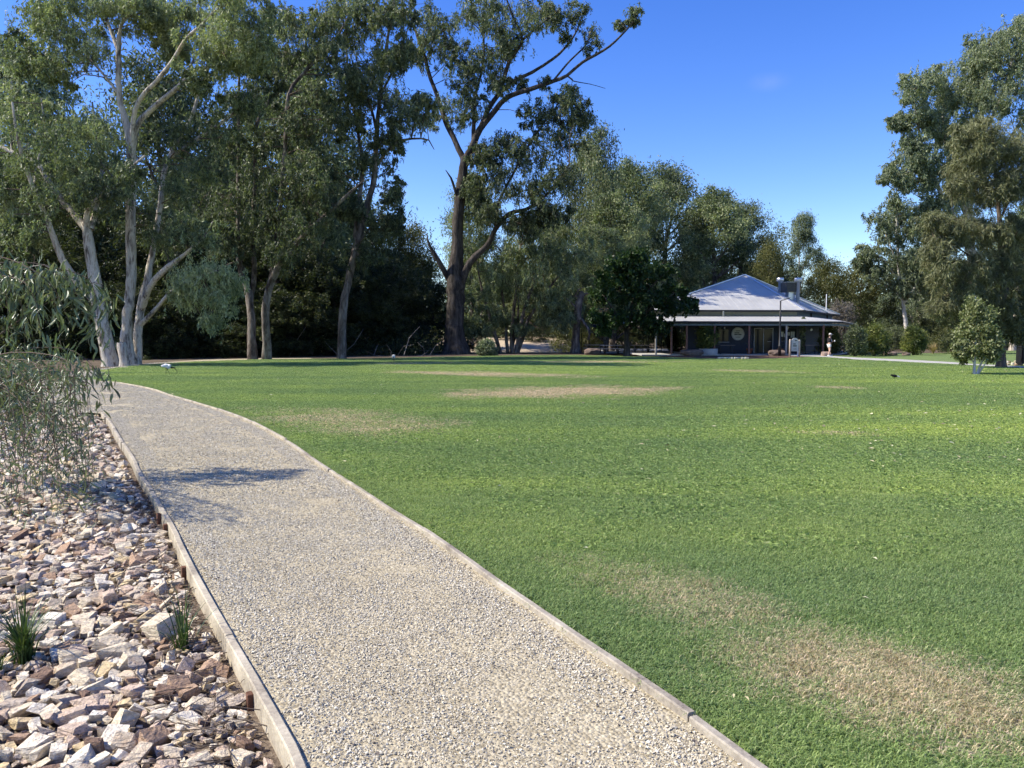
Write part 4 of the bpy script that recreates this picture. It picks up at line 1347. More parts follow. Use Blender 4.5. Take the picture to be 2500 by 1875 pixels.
def gum_giant():
    t = PxTree('river_red_gum', 1114, 863, 'giant dark-trunked gum with broken stubs and a wide spreading crown', 'tree', 'tall gums along the river', 35)
    t.stem([(1114, 868, 92), (1114, 850, 74), (1113, 820, 58), (1112, 760, 51), (1112, 700, 49), (1112, 667, 46), (1117, 600, 34), (1118, 542, 31), (1126, 461, 28), (1132, 410, 25), (1134, 385, 23)], 0.0, 16, 0.6, 0.07)
    t.stem([(1134, 395, 18), (1107, 336, 15), (1088, 298, 14), (1069, 239, 12), (1047, 179, 11), (1036, 136, 10), (1020, 92, 8), (1005, 40, 6), (1000, -30, 4)], 0.25)
    t.stem([(1134, 395, 21), (1150, 363, 19), (1172, 315, 18), (1199, 282, 16), (1237, 239, 14), (1297, 217, 12), (1351, 198, 11), (1384, 184, 9), (1422, 152, 8), (1487, 114, 6), (1541, 60, 4), (1560, 30, 2)], -0.1)
    t.stem([(1172, 315, 15), (1199, 255, 13), (1243, 206, 12), (1313, 168, 9), (1367, 130, 7), (1405, 81, 5), (1420, 40, 3)], 0.25)
    t.stem([(1225, 215, 12), (1243, 152, 10), (1275, 98, 8), (1253, 43, 6), (1230, -20, 4)], -0.35)
    t.stem([(1275, 98, 7), (1320, 60, 5), (1370, 20, 3)], -0.2)
    t.stem([(1156, 340, 12), (1156, 304, 11), (1161, 233, 9), (1180, 150, 7), (1180, 60, 4)], 0.4)
    t.stem([(1350, 198, 6), (1390, 150, 5), (1430, 110, 4), (1445, 70, 2)], 0.3, 7)
    t.stem([(1100, 690, 18), (1088, 667, 16), (1069, 635, 13), (1050, 602, 8), (1044, 585, 5), (1042, 570, 2)], -0.2)
    t.stem([(1120, 490, 10), (1112, 467, 8), (1101, 434, 6), (1088, 415, 2)], -0.3, 7)
    t.stem([(1122, 700, 24), (1134, 667, 22), (1156, 629, 19), (1188, 602, 16), (1210, 559, 13), (1243, 521, 11), (1286, 510, 9), (1340, 470, 6), (1390, 400, 4)], -0.2)
    t.stem([(1210, 559, 9), (1215, 500, 8), (1250, 430, 7), (1300, 340, 6), (1350, 270, 4)], 0.25)
    t.stem([(1384, 184, 4), (1400, 198, 3), (1440, 205, 2), (1478, 216, 1.2)], -0.3, 5)
    t.foliage([(1140, 40, 50, 40, .5), (1215, 60, 52, 45, .5), (1185, 140, 48, 45, .45), (1130, 170, 42, 42, .4), (1300, 25, 48, 30, .5), (1365, 25, 38, 26, .5), (1215, 190, 38, 30, .35), (1060, 55, 34, 45, .45), (1015, 130, 34, 40, .4), (1150, 255, 40, 36, .35), (1250, 110, 35, 35, .45), (1090, 110, 36, 40, .4), (1180, 0, 55, 30, .5)], 2, 13, 72, 0.28, 0.066)
    t.foliage([(1375, 85, 24, 20, .45), (1438, 75, 28, 26, .45), (1450, 110, 26, 22, .4), (1552, 28, 20, 18, .5), (1515, 62, 12, 14, .5), (1405, 40, 26, 22, .45), (1330, 195, 18, 16, .35), (1420, 20, 24, 20, .45), (1545, 50, 14, 12, .5), (1085, 250, 42, 36, .75), (1065, 285, 26, 24, .75), (1120, 290, 28, 26, .6), (1275, 200, 20, 16, .4)], 1, 12, 60, 0.26, 0.06)
    t.foliage([(1240, 340, 58, 42, .25), (1325, 275, 55, 42, .3), (1390, 240, 36, 38, .4), (1300, 390, 62, 50, .28), (1225, 440, 50, 48, .3), (1375, 340, 50, 48, .25), (1190, 520, 42, 32, .35), (1300, 480, 55, 42, .25), (1375, 430, 48, 45, .22), (1420, 280, 30, 36, .35), (1180, 390, 36, 38, .4), (1270, 540, 42, 26, .25), (1350, 520, 40, 32, .2), (1160, 460, 28, 34, .4)], 2, 14, 80, 0.29, 0.07)
    t.finish(M['bark_dark'], M['leaf_gum_dark'])


def gum_multi():
    t = PxTree('multi_stem_gum', 1238, 861, 'many-stemmed gum fanning out between the giant trunk and the broken trunk', 'tree', 'tall gums along the river', 36)
    for pts in ([(1213, 863, 11), (1196, 838, 9), (1176, 810, 8), (1150, 780, 6), (1120, 740, 4)], [(1222, 863, 13), (1212, 830, 11), (1198, 782, 9), (1180, 720, 6), (1165, 650, 4)],
                [(1240, 863, 11), (1236, 820, 9), (1235, 780, 8), (1225, 700, 6), (1230, 620, 4)], [(1250, 863, 14), (1250, 820, 12), (1252, 780, 11), (1262, 700, 8), (1270, 600, 5)],
                [(1258, 863, 13), (1268, 815, 11), (1276, 770, 9), (1300, 700, 7), (1330, 620, 4)], [(1262, 863, 14), (1278, 820, 11), (1290, 780, 9), (1330, 720, 7), (1380, 650, 4)], [(1248, 863, 9), (1262, 790, 7), (1266, 740, 5), (1258, 660, 3)]):
        t.stem(pts, None, 8, 0.6, 0.08, start_dy=t.rng.uniform(-0.6, 0.6))
    t.foliage([(1145, 720, 40, 36, .55), (1190, 660, 45, 40, .55), (1235, 690, 45, 40, .5), (1250, 610, 48, 36, .5), (1310, 660, 46, 42, .5), (1340, 600, 45, 38, .45), (1385, 660, 42, 42, .5), (1160, 610, 36, 36, .5), (1150, 790, 30, 26, .45), (1215, 760, 36, 22, .4), (1310, 730, 40, 30, .45), (1370, 730, 36, 30, .5), (1290, 560, 42, 28, .4), (1180, 790, 34, 20, .5), (1340, 780, 34, 22, .5), (1400, 770, 34, 26, .5), (1270, 790, 30, 16, .45), (1120, 770, 26, 24, .5), (1420, 620, 38, 36, .5)], 2, 13, 75, 0.28, 0.062, droop=1.5)
    t.finish(M['bark_grey'], M['leaf_gum'])


def broken_trunk():
    t = PxTree('broken_gum_trunk', 1405, 862, 'thick broken gum trunk with bare white branch stubs beside the picnic shelter', 'tree', None, 37)
    t.stem([(1404, 866, 34), (1405, 840, 25), (1408, 800, 21), (1411, 760, 20), (1418, 722, 19), (1420, 712, 13)], 0.0, 12, 0.4, 0.1)
    t.stem([(1412, 770, 10), (1434, 800, 8), (1440, 815, 7), (1436, 830, 6)], -0.3, 7)
    t.stem([(1416, 728, 8), (1404, 722, 6), (1412, 708, 5), (1425, 701, 2)], -0.4, 7)
    t.stem([(1420, 722, 8), (1432, 716, 6), (1445, 714, 2)], 0.3, 7)
    t.stem([(1410, 755, 6), (1392, 736, 5), (1382, 728, 2)], -0.3, 7)
    t.finish(M['bark_grey'], None)


def maple():
    t = PxTree('shade_tree', 1530, 870.5, 'round dense dark green shade tree in front of the building corner', 'tree', None, 38)
    t.stem([(1530, 874, 22), (1530, 838, 16), (1532, 800, 15), (1545, 740, 11), (1560, 690, 7), (1570, 650, 3)], 0.0, 10, 0.4, 0.05)
    for pts in ([(1531, 815, 9), (1505, 770, 7), (1480, 730, 4)], [(1531, 810, 9), (1580, 760, 7), (1630, 730, 4)], [(1540, 760, 7), (1590, 700, 5), (1620, 670, 3)], [(1538, 770, 7), (1515, 710, 5), (1505, 670, 3)]):
        t.stem(pts, None, 7)
    t.foliage([(1490, 672, 26, 22, .7), (1468, 720, 24, 20, .6), (1512, 640, 22, 18, .65), (1556, 622, 20, 16, .6), (1530, 715, 34, 30, .35), (1585, 662, 30, 24, .45), (1602, 728, 40, 28, .3), (1648, 700, 22, 18, .4), (1645, 752, 34, 18, .25), (1496, 770, 24, 20, .5), (1560, 778, 38, 16, .25), (1682, 738, 16, 14, .4), (1625, 655, 16, 14, .5), (1598, 792, 26, 10, .3), (1452, 772, 14, 14, .6), (1565, 690, 32, 28, .35), (1475, 800, 14, 10, .5), (1530, 650, 24, 20, .5)], 2, 10, 55, 0.2, 0.14, droop=0.95, shell=0.4, spread=0.46)
    t.finish(M['bark_dark'], M['leaf_maple'])


def right_tall():
    t = PxTree('gum_tree', 2392, 858, 'tall blue-green gum rising behind the brown casuarina at the right edge', 'tree', None, 39)
    t.stem([(2392, 862, 40), (2388, 780, 34), (2375, 650, 28), (2365, 560, 24), (2370, 450, 20), (2390, 330, 15), (2405, 200, 10), (2410, 110, 5)], 0.1, 12, 0.8, 0.06)
    t.stem([(2368, 600, 16), (2335, 540, 13), (2309, 500, 11), (2280, 430, 9), (2258, 380, 8), (2240, 300, 6), (2230, 220, 4)], -0.15)
    t.stem([(2366, 540, 14), (2330, 450, 11), (2310, 360, 9), (2300, 280, 7), (2285, 200, 4)], 0.25)
    t.stem([(2275, 430, 6), (2240, 420, 5), (2190, 425, 3)], -0.3, 7)
    t.stem([(2388, 345, 11), (2440, 250, 8), (2470, 150, 5)], -0.2)
    t.stem([(2375, 430, 10), (2450, 360, 8), (2500, 280, 5)], 0.2)
    t.foliage([(2395, 110, 50, 45, .6), (2440, 120, 43, 43, .6), (2490, 120, 50, 50, .6), (2360, 170, 45, 45, .6), (2420, 190, 50, 45, .55), (2480, 200, 50, 45, .5), (2355, 240, 43, 40, .55), (2410, 260, 45, 36, .5), (2225, 220, 38, 36, .6), (2275, 185, 38, 36, .6), (2315, 235, 38, 38, .55), (2245, 285, 40, 33, .5), (2290, 290, 40, 36, .5), (2195, 300, 21, 21, .5), (2230, 385, 40, 36, .5), (2183, 420, 28, 21, .5), (2270, 450, 36, 33, .45), (2320, 345, 36, 33, .5), (2345, 310, 36, 36, .5), (2310, 410, 36, 36, .45), (2210, 440, 26, 21, .5), (2520, 280, 48, 48, .5), (2335, 470, 36, 31, .45), (2500, 60, 40, 36, .6), (2250, 400, 31, 31, .5), (2300, 500, 36, 30, .5), (2262, 505, 28, 26, .5), (2350, 420, 40, 36, .5), (2345, 545, 36, 32, .45), (2210, 345, 26, 24, .55)], 2, 15, 85, 0.31, 0.075)
    t.finish(M['bark_pale'], M['leaf_gum_blue'])


def right_mid():
    t = PxTree('gum_tree', 2215, 852, 'mid-height blue-green gum behind the bushes right of the building', 'tree', None, 40)
    t.stem([(2215, 856, 15), (2212, 800, 12), (2205, 740, 10), (2195, 660, 8), (2190, 560, 8), (2190, 500, 4)], 0.0, 10, 0.8)
    for pts in ([(2205, 735, 8), (2180, 700, 6), (2166, 690, 4), (2160, 710, 2)], [(2206, 740, 9), (2240, 690, 7), (2260, 620, 4)], [(2198, 690, 8), (2150, 630, 6), (2115, 610, 3)], [(2195, 650, 7), (2160, 570, 4)]):
        t.stem(pts, None, 7)
    t.foliage([(2195, 505, 38, 30, .5), (2155, 555, 38, 34, .5), (2225, 560, 40, 36, .5), (2110, 615, 28, 22, .5), (2175, 620, 42, 36, .45), (2235, 640, 42, 38, .45), (2260, 570, 32, 36, .45), (2140, 660, 32, 24, .45), (2270, 690, 36, 34, .4), (2200, 690, 38, 26, .4), (2105, 640, 18, 14, .5)], 2, 14, 85, 0.36, 0.085)
    t.finish(M['bark_white'], M['leaf_gum_blue'])


def casuarina():
    t = PxTree('casuarina_tree', 2444, 897, 'brown-green drooping casuarina at the right edge behind the sapling', 'tree', None, 41)
    t.stem([(2444, 902, 32), (2445, 880, 23), (2448, 830, 22), (2452, 780, 20), (2450, 700, 17), (2445, 600, 14), (2435, 480, 10), (2425, 380, 7), (2420, 300, 3)], 0.0, 12, 0.4, 0.08)
    for pts in ([(2450, 700, 8), (2400, 650, 6), (2330, 600, 4), (2280, 580, 2)], [(2450, 720, 8), (2500, 660, 6), (2560, 600, 3)], [(2447, 640, 8), (2400, 580, 6), (2350, 540, 3)], [(2450, 760, 7), (2390, 730, 5), (2330, 720, 3)], [(2440, 540, 7), (2480, 450, 5), (2510, 360, 3)], [(2430, 450, 6), (2380, 390, 4), (2345, 340, 2)], [(2451, 760, 7), (2510, 740, 4)], [(2445, 610, 7), (2490, 560, 4), (2530, 500, 2)]):
        t.stem(pts, None, 7)
    t.foliage([(2410, 330, 46, 39, .6), (2370, 380, 43, 41, .6), (2440, 390, 48, 46, .5), (2490, 350, 41, 46, .6), (2350, 440, 39, 39, .5), (2405, 460, 43, 39, .4), (2470, 460, 48, 46, .5), (2510, 430, 41, 50, .5), (2350, 330, 29, 29, .6), (2340, 560, 43, 29, .5), (2290, 590, 39, 29, .5), (2400, 570, 46, 36, .45), (2460, 560, 46, 39, .45), (2310, 650, 43, 34, .5), (2370, 660, 48, 39, .5), (2440, 660, 48, 41, .4), (2500, 640, 46, 46, .45), (2340, 730, 41, 34, .45), (2400, 740, 46, 34, .4), (2470, 740, 46, 34, .35), (2300, 740, 29, 27, .45), (2520, 720, 41, 41, .4), (2280, 530, 27, 20, .5), (2480, 800, 32, 29, .3), (2420, 800, 29, 23, .35), (2530, 560, 39, 46, .45), (2510, 800, 32, 39, .35)], 2, 14, 95, 0.27, 0.026, droop=0.9, spread=0.34)
    t.finish(M['bark_brown'], M['leaf_casuarina'])


def sapling():
    t = PxTree('young_birch_tree', 2380, 915, 'small pale-leaved young tree with short white stems on the right of the lawn', 'tree', None, 42)
    for pts in ([(2378, 917, 9), (2379, 890, 7), (2382, 850, 5), (2384, 780, 3.5), (2382, 725, 1.5)], [(2384, 916, 7), (2392, 895, 5.5), (2405, 860, 4), (2412, 800, 2)], [(2386, 916, 5), (2398, 898, 4), (2420, 870, 2)], [(2379, 890, 4), (2362, 850, 3), (2352, 800, 1.5)]):
        t.stem(pts, None, 8, 0.25, 0.05)
    t.foliage([(2382, 740, 16, 18, .55), (2370, 775, 20, 20, .5), (2402, 770, 20, 20, .55), (2358, 810, 20, 20, .5), (2390, 810, 24, 20, .45), (2420, 810, 18, 20, .55), (2352, 850, 18, 18, .5), (2382, 855, 24, 18, .4), (2412, 850, 22, 18, .5), (2432, 840, 12, 16, .5), (2345, 868, 14, 12, .5), (2425, 872, 14, 10, .45)], 2, 9, 34, 0.12, 0.055, droop=0.5, shell=0.5, spread=0.40)
    t.finish(M['bark_white'], M['leaf_sapling'])


for f_ in (gum_left, gum_tall, gum_double, gum_lean, gum_giant, gum_multi, broken_trunk, maple, right_tall, right_mid, casuarina, sapling):
    f_()

# cut stump between the two left gums
g0 = G(304, 893)
_k = g0.y / FPX
lathe_bm = bmesh.new()
st_root = empty('tree_stump', g0, 0, 'cut pale stump wedged between the two left gum trunks', 'stump')
V, Q, T = tube_np([(0.04, 0, -0.1), (0.0, 0, 0.3), (-0.06, 0, 0.75), (-0.13, 0, 1.18)], [0.3, 0.25, 0.235, 0.25], 14, 0.1, 3)
_a = Acc(); _a.add(V, Q, T)
obj('bole', _a.mesh('bole'), M['bark_pale'], st_root)
lathe('cut_face', [(0.22, 0), (0.215, 0.03)], M['bark_white'], st_root, 14, (-0.14, 0, 1.2))


# ---- generic trees that stand further back: a few grown shapes, copied with their parts
def grow(seed, H, Wd, nclump, base_frac, leaf, bark, L, Wl, droop, subs=12, leaves=70, name='gum_tree', top=0.5):
    t = Tree(name, (0, 0, 0), None, None, None, seed)
    rng = t.rng
    tr = [[0, 0, -0.3, H * 0.022], [rng.normal(0, .2), rng.normal(0, .2), H * 0.25, H * 0.016], [rng.normal(0, .5), rng.normal(0, .5), H * 0.55, H * 0.011], [rng.normal(0, .8), rng.normal(0, .8), H * 0.9, 0.04]]
    t.limb(tr, 10, 1.0)
    cs = []
    for k in range(nclump):
        u = (k + rng.random()) / nclump
        z = H * (base_frac + (1 - base_frac) * u)
        prof = math.sin(math.pi * min(0.97, 0.12 + 0.88 * u ** (0.8 if top > 0.5 else 0.6))) ** 0.6
        rr = Wd / 2 * prof * math.sqrt(rng.uniform(0.15, 1))
        an = k * 2.4 + rng.normal(0, 0.4)
        cs.append((rr * math.cos(an), rr * math.sin(an), z))
    for c in cs[::2]:
        q = t.nearest(np.array([c[0] * 0.2, c[1] * 0.2, c[2] - 0.25 * H * rng.uniform(0.5, 1)]))
        t.limb([[*q[:3], min(q[3] * 0.6, 0.2)], [(q[0] + c[0]) / 2, (q[1] + c[1]) / 2, q[2] + (c[2] - q[2]) * 0.4, min(q[3] * 0.45, 0.12)], [*c, 0.04]], 6, 1.0)
    r0 = Wd * 0.2
    for c in cs:
        s_ = rng.uniform(0.7, 1.2)
        t.clump(np.array(c), np.array([r0 * s_, r0 * s_, r0 * s_ * 0.8]), subs, leaves, L, Wl, droop, None, spread=0.24)
    return t.finish(bark, leaf)


def copy_tree(src, name, loc, rz, s, label, cat='tree', group=None, first=False):
    if first:
        r_ = src
    else:
        r_ = src.copy()
        COL.objects.link(r_)
        for ch in src.children:
            c = ch.copy()
            COL.objects.link(c)
            c.parent = r_
    r_.name = name
    r_.location = loc
    r_.rotation_euler = (0, 0, rz)
    r_.scale = s if hasattr(s, '__len__') else (s, s, s)
    for k in ('label', 'category', 'group'):
        if k in r_: del r_[k]
    return tag(r_, label, cat, group)


PROTO = {
    'a': grow(101, 20, 11, 38, 0.24, M['leaf_gum'], M['bark_grey'], 0.33, 0.085, 0.8, 14, 64),
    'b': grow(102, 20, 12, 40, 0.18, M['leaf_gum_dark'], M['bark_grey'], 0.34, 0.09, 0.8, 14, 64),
    'c': grow(103, 20, 10, 34, 0.3, M['leaf_gum_blue'], M['bark_pale'], 0.33, 0.085, 0.85, 12, 62),
    'd': grow(104, 12, 12, 26, 0.12, M['leaf_olive'], M['bark_brown'], 0.26, 0.10, 0.5, name='bushy_tree'),
    'e': grow(105, 14, 12, 32, 0.0, M['leaf_shaded'], M['bark_dark'], 0.30, 0.09, 0.9, 13, 80),
}
USED = set()


def stand(key, px, top, wpx, D, label, group=None, Hk=None, name='gum_tree', cat='tree'):
    """a tree whose foot stands D metres out, whose top reaches the height seen at py=top and whose crown is wpx wide"""
    b_ = at(px, 860, D)
    z0 = float(ground_h(b_.x, b_.y))
    H0, W0 = {'a': (20, 11), 'b': (20, 12), 'c': (20, 10), 'd': (12, 12), 'e': (14, 12)}[key]
    H = (at(px, top, D).z - z0) * 0.97
    sx = wpx * D / FPX / W0
    first = key not in USED
    USED.add(key)
    return copy_tree(PROTO[key], name, (b_.x, b_.y, z0), random.uniform(0, 6.28), (sx, sx, H / H0), label, cat, group, first)


# belt behind the building, left to right
G1 = 'gums behind the building'
stand('b', 1440, 325, 230, 92, 'tall dark gum just behind the giant tree, above the picnic shelter', G1)
stand('a', 1530, 395, 260, 100, 'grey-green gum with round top, second behind the dark shade tree', G1)
stand('b', 1635, 410, 250, 108, 'broad gum rising behind the left slope of the building roof', G1)
stand('a', 1740, 460, 240, 104, 'gum whose crown stands directly above the roof peak', G1)
stand('b', 1815, 500, 210, 112, 'darker gum behind the roof peak on its right', G1)
stand('a', 1490, 470, 220, 84, 'shaded gum filling the gap behind the multi-stemmed gum', G1)
stand('b', 1330, 520, 220, 130, 'far gum on the other river bank seen past the giant trunk', G1)
stand('c', 1955, 520, 110, 118, 'narrow pointed gum standing alone beside the gap of sky', G1)
stand('d', 1880, 600, 120, 96, 'yellow-green bushy tree behind the roof vents', None, name='bushy_tree')
stand('d', 2010, 645, 170, 100, 'olive bushy tree behind the roof slope right of the vents', None, name='bushy_tree')
stand('d', 2100, 655, 180, 104, 'broad olive tree below the gap of sky right of the building', None, name='bushy_tree')
stand('b', 2330, 640, 200, 108, 'dark gum in the background under the casuarina skirt', None)
stand('c', 2250, 600, 200, 120, 'pale blue-green gum far behind the round green bush', None)
stand('e', 2300, 760, 190, 100, 'low dark tree behind the dry grass clump', None, name='bushy_tree')
stand('a', 2520, 480, 260, 95, 'background gum at the far right behind the casuarina', None)
stand('e', 2480, 740, 220, 110, 'low dark tree at the far right beyond the lawn', None, name='bushy_tree')
stand('d', 2350, 690, 170, 72, 'olive bushy tree behind the pale young tree', None, name='bushy_tree')
stand('c', 2470, 560, 200, 88, 'blue-green gum crown between casuarina and the right edge', None)
stand('a', 1480, 560, 190, 78, 'grey-green gum hanging low behind the left picnic canopy', G1)
stand('d', 1410, 700, 120, 90, 'low olive tree on the river bank behind the broken trunk', None, name='bushy_tree')
# the shaded stand on the left
G2 = 'shaded trees of the stand along the left river bank'
stand('c', 60, 100, 420, 75, 'tall open gum against the sky behind the left leaning gum', None)
stand('b', 400, 160, 420, 72, 'tall dark gum filling the gap behind the cream trunk', None)
stand('a', 740, 130, 380, 80, 'tall gum behind the double-trunked gum', None)
stand('d', 1000, 560, 190, 96, 'round dark tree low in the sky gap left of the giant trunk', None, name='bushy_tree')
stand('a', 1150, 420, 170, 110, 'pale gum far behind the giant trunk on its left side', None)
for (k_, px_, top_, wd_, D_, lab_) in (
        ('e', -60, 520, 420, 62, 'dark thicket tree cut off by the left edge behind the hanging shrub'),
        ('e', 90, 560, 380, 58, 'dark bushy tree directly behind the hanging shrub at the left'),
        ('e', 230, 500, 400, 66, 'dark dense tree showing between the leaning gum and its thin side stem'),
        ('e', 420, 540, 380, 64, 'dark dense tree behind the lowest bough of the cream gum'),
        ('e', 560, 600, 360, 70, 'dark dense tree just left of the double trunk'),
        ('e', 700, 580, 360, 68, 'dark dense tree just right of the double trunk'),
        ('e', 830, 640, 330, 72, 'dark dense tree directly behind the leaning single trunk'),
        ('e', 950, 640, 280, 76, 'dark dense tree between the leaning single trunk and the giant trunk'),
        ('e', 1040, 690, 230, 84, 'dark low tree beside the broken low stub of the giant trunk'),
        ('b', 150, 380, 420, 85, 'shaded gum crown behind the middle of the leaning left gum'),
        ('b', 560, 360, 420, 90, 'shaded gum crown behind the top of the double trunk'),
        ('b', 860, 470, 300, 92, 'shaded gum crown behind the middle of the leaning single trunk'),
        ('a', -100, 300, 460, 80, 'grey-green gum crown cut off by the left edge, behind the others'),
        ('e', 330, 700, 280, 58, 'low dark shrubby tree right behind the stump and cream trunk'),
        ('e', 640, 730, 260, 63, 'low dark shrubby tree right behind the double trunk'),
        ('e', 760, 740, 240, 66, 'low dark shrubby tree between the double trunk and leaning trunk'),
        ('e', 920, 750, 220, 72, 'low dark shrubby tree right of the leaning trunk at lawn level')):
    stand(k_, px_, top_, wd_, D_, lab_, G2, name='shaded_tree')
for (px_, top_, wd_, D_) in ((1180, 640, 220, 140), (1290, 650, 220, 145), (1400, 640, 240, 142), (1560, 660, 260, 140), (1700, 650, 260, 145), (1850, 660, 240, 150), (2120, 720, 280, 150), (2400, 700, 300, 150), (980, 620, 300, 140), (760, 500, 320, 140), (500, 400, 380, 135), (200, 400, 400, 135)):
    stand('b' if px_ % 40 else 'a', px_, top_, wd_, D_, 'distant gum on the far river bank, part of the background wood', 'distant trees of the background wood', name='distant_tree')


for (px_, top_, wd_, D_) in ((1150, 800, 90, 116), (1235, 790, 80, 121), (1300, 800, 70, 118), (1365, 795, 90, 123), (1440, 790, 110, 112), (1520, 780, 130, 100), (1600, 785, 120, 104), (1700, 790, 120, 100), (1470, 800, 70, 96)):
    stand('e', px_, top_, wd_, D_, 'low dark thicket on the river bank seen between the trunks', 'thickets on the far river bank', name='bank_thicket', cat='bush')


# dark undergrowth and dead sticks at the feet of the left stand
def undergrowth():
    rng = np.random.default_rng(77)
    Vs, Fs, rv, off = [], [], [], 0
    acc = Acc()
    for _ in range(260):
        px = rng.uniform(-150, 1090)
        D = rng.uniform(66, 82)
        b_ = at(px, 860, D)
        if px < 420: b_.y = D = rng.uniform(58, 72); b_.x = (px - 1250) / FPX * D
        h = rng.uniform(0.4, 2.6)
        r_ = rng.uniform(0.5, 1.5)
        n = int(140 * r_)
        Q = np.array([b_.x, b_.y, h * 0.5]) + rng.standard_normal((n, 3)) * np.array([r_ * 0.5, r_ * 0.5, h * 0.3])
        Q[:, 2] = np.maximum(Q[:, 2], 0.15)
        V, F = leaf_arrays(Q, 0.26, 0.075, 0.7, rng)
        Vs.append(V); Fs.append(F + off); off += len(V)
        rv.append(np.clip(rng.uniform(0.05, 0.5) + rng.standard_normal(n) * 0.15, 0, 1))
    me = mesh_np('undergrowth', np.concatenate(Vs), np.concatenate(Fs), {'rv': ('FACE', np.concatenate(rv))})
    o = obj('undergrowth', me, M['leaf_shaded'])
    tag(o, 'dark leafy undergrowth in the shade along the river bank', 'undergrowth', kind='stuff')
    for _ in range(120):
        px = rng.uniform(330, 1050)
        D = rng.uniform(64, 78)
        b_ = at(px, 860, D)
        L = rng.uniform(0.8, 4.5)
        an = rng.uniform(0, 6.28)
        up = rng.uniform(0.1, 1.6)
        d = np.array([math.cos(an), math.sin(an), up])
        d /= np.linalg.norm(d)
        p0 = np.array([b_.x, b_.y, -0.05])
        acc.add(*tube_np([p0, p0 + d * L * 0.5 + rng.normal(0, 0.15, 3), p0 + d * L + np.array([0, 0, -0.1 * L])], np.array([1, 0.8, 0.3]) * rng.uniform(0.015, 0.045), 5))
    o = obj('dead_sticks', acc.mesh('dead_sticks'), M['twig_dead'])
    tag(o, 'bare dead sticks among the shaded undergrowth', 'sticks', kind='stuff')


undergrowth()


def far_wood():
    rng = np.random.default_rng(79)
    n = 30000
    X = rng.uniform(-190, 190, n)
    Y = rng.uniform(165, 190, n)
    top = 9 + 4 * np.sin(X * 0.09) + 3 * np.sin(X * 0.23 + 1) + 2 * np.sin(X * 0.61 + 2)
    Z = 0.2 + top * rng.random(n) ** 1.35
    V, F = leaf_arrays(np.stack([X, Y, Z], -1), 1.9, 0.75, 0.3, rng)
    o = obj('distant_wood', mesh_np('distant_wood', V, F, {'rv': ('FACE', np.clip(rng.normal(0.4, 0.2, n), 0, 1))}), M['leaf_gum_dark'])
    tag(o, 'far-off belt of dark trees closing the view', 'wood', kind='stuff')


far_wood()


# ---- river and its far bank trees
def river():
    m, t, b = new_mat('river_water', 0.08, 0.5)
    b.inputs['Base Color'].default_value = (0.10, 0.11, 0.085, 1)
    bump(t, b, noise_(t, 1.6, 4, vec=world_pos(t)), 0.08, 0.05)
    sheet('river', [(-40, 82), (18, 82), (18, 116), (-40, 116)], -0.5, m, 'strip of still river water seen between the trunks', 'river')


river()


# ------------------------------------------------------------------ shrubs
def shrub(name, bx, by, rpx, hpx, label, leaf, seed, n=26, L=0.19, W=0.045, leaves=34, droop=-0.6, D=None, z0=None, group=None, cat='bush', col=None, core=True):
    g = G(bx, by) if D is None else at(bx, by, D)
    z = (float(ground_h(g.x, g.y)) if z0 is None else z0)
    g.z = z
    t = Tree(name, g, label, cat, group, seed)
    m_ = g.y / FPX
    rx, h = rpx * m_, hpx * m_
    rng = t.rng
    for k in range(7):
        an = k * 0.9 + rng.normal(0, 0.2)
        rr = rng.uniform(0.2, 0.75) * rx
        t.limb([[0.05 * math.cos(an), 0.05 * math.sin(an), -0.05, 0.035], [rr * 0.5 * math.cos(an), rr * 0.5 * math.sin(an), h * 0.4, 0.022], [rr * math.cos(an), rr * math.sin(an), h * rng.uniform(0.6, 0.85), 0.008]], 5, 0.3)
    for k in range(n):
        u = (k + 0.5) / n
        z_ = h * (0.12 + 0.76 * u)
        prof = math.sin(math.pi * (0.2 + 0.72 * u)) ** 0.7
        an = k * 2.4
        rr = rx * 0.72 * prof * math.sqrt(rng.uniform(0.1, 1))
        t.clump(np.array([rr * math.cos(an), rr * math.sin(an), z_]), np.array([1, 1, 0.9]) * rx * 0.34, 8, leaves, L, W, droop, None, conn=False, spread=0.38)
    return t.finish(M['twig'], leaf, tname='stems', cname='foliage')


shrub('round_bush', 2230, 867, 34, 74, 'round green bush beside the dry grass clump', M['leaf_bush'], 51)
shrub('round_bush', 2135, 869, 42, 80, 'yellow-green bush at the right end of the building', M['leaf_bush'], 52)
shrub('dark_bush', 2088, 870, 30, 78, 'dark green bush just right of the walking person', M['leaf_gum_dark'], 53)
shrub('feathery_bush', 2022, 866, 36, 70, 'feathery dark bush behind the walking person', M['leaf_olive'], 54)
shrub('feathery_bush', 1640, 858, 26, 62, 'straggly dark shrub at the left end of the verandah', M['leaf_gum_dark'], 55)
shrub('grey_bush', 2052, 850, 42, 130, 'leafless grey shrub behind the right end of the roof', M['leaf_grey'], 56, D=86)
shrub('pale_bush', 1188, 868, 26, 40, 'pale grey-green low bush at the foot of the giant trunk', M['leaf_gum_blue'], 57, droop=0.4)
shrub('column_cypress', 1958, 867, 8, 104, 'narrow upright dark cypress beside the verandah post', M['leaf_gum_dark'], 58, n=30, L=0.12, W=0.03)
for k, (px_, py_, r_, h_) in enumerate(((2330, 858, 40, 50), (2390, 852, 36, 46), (2180, 855, 34, 60))):
    shrub('background_bush', px_, py_, r_, h_, ['dark low bush behind the pale young tree', 'dark low bush behind the casuarina trunk', 'dark bush between the two round green bushes'][k], M['leaf_gum_dark'], 60 + k)
dg = G(2278, 864)
strap_tuft('dry_grass_clump', (dg.x, dg.y, 0), 170, 1.25, 'straw-coloured clump of dry grass beside the round green bush', M['leaf_dry'], np.random.default_rng(9), 0.035)


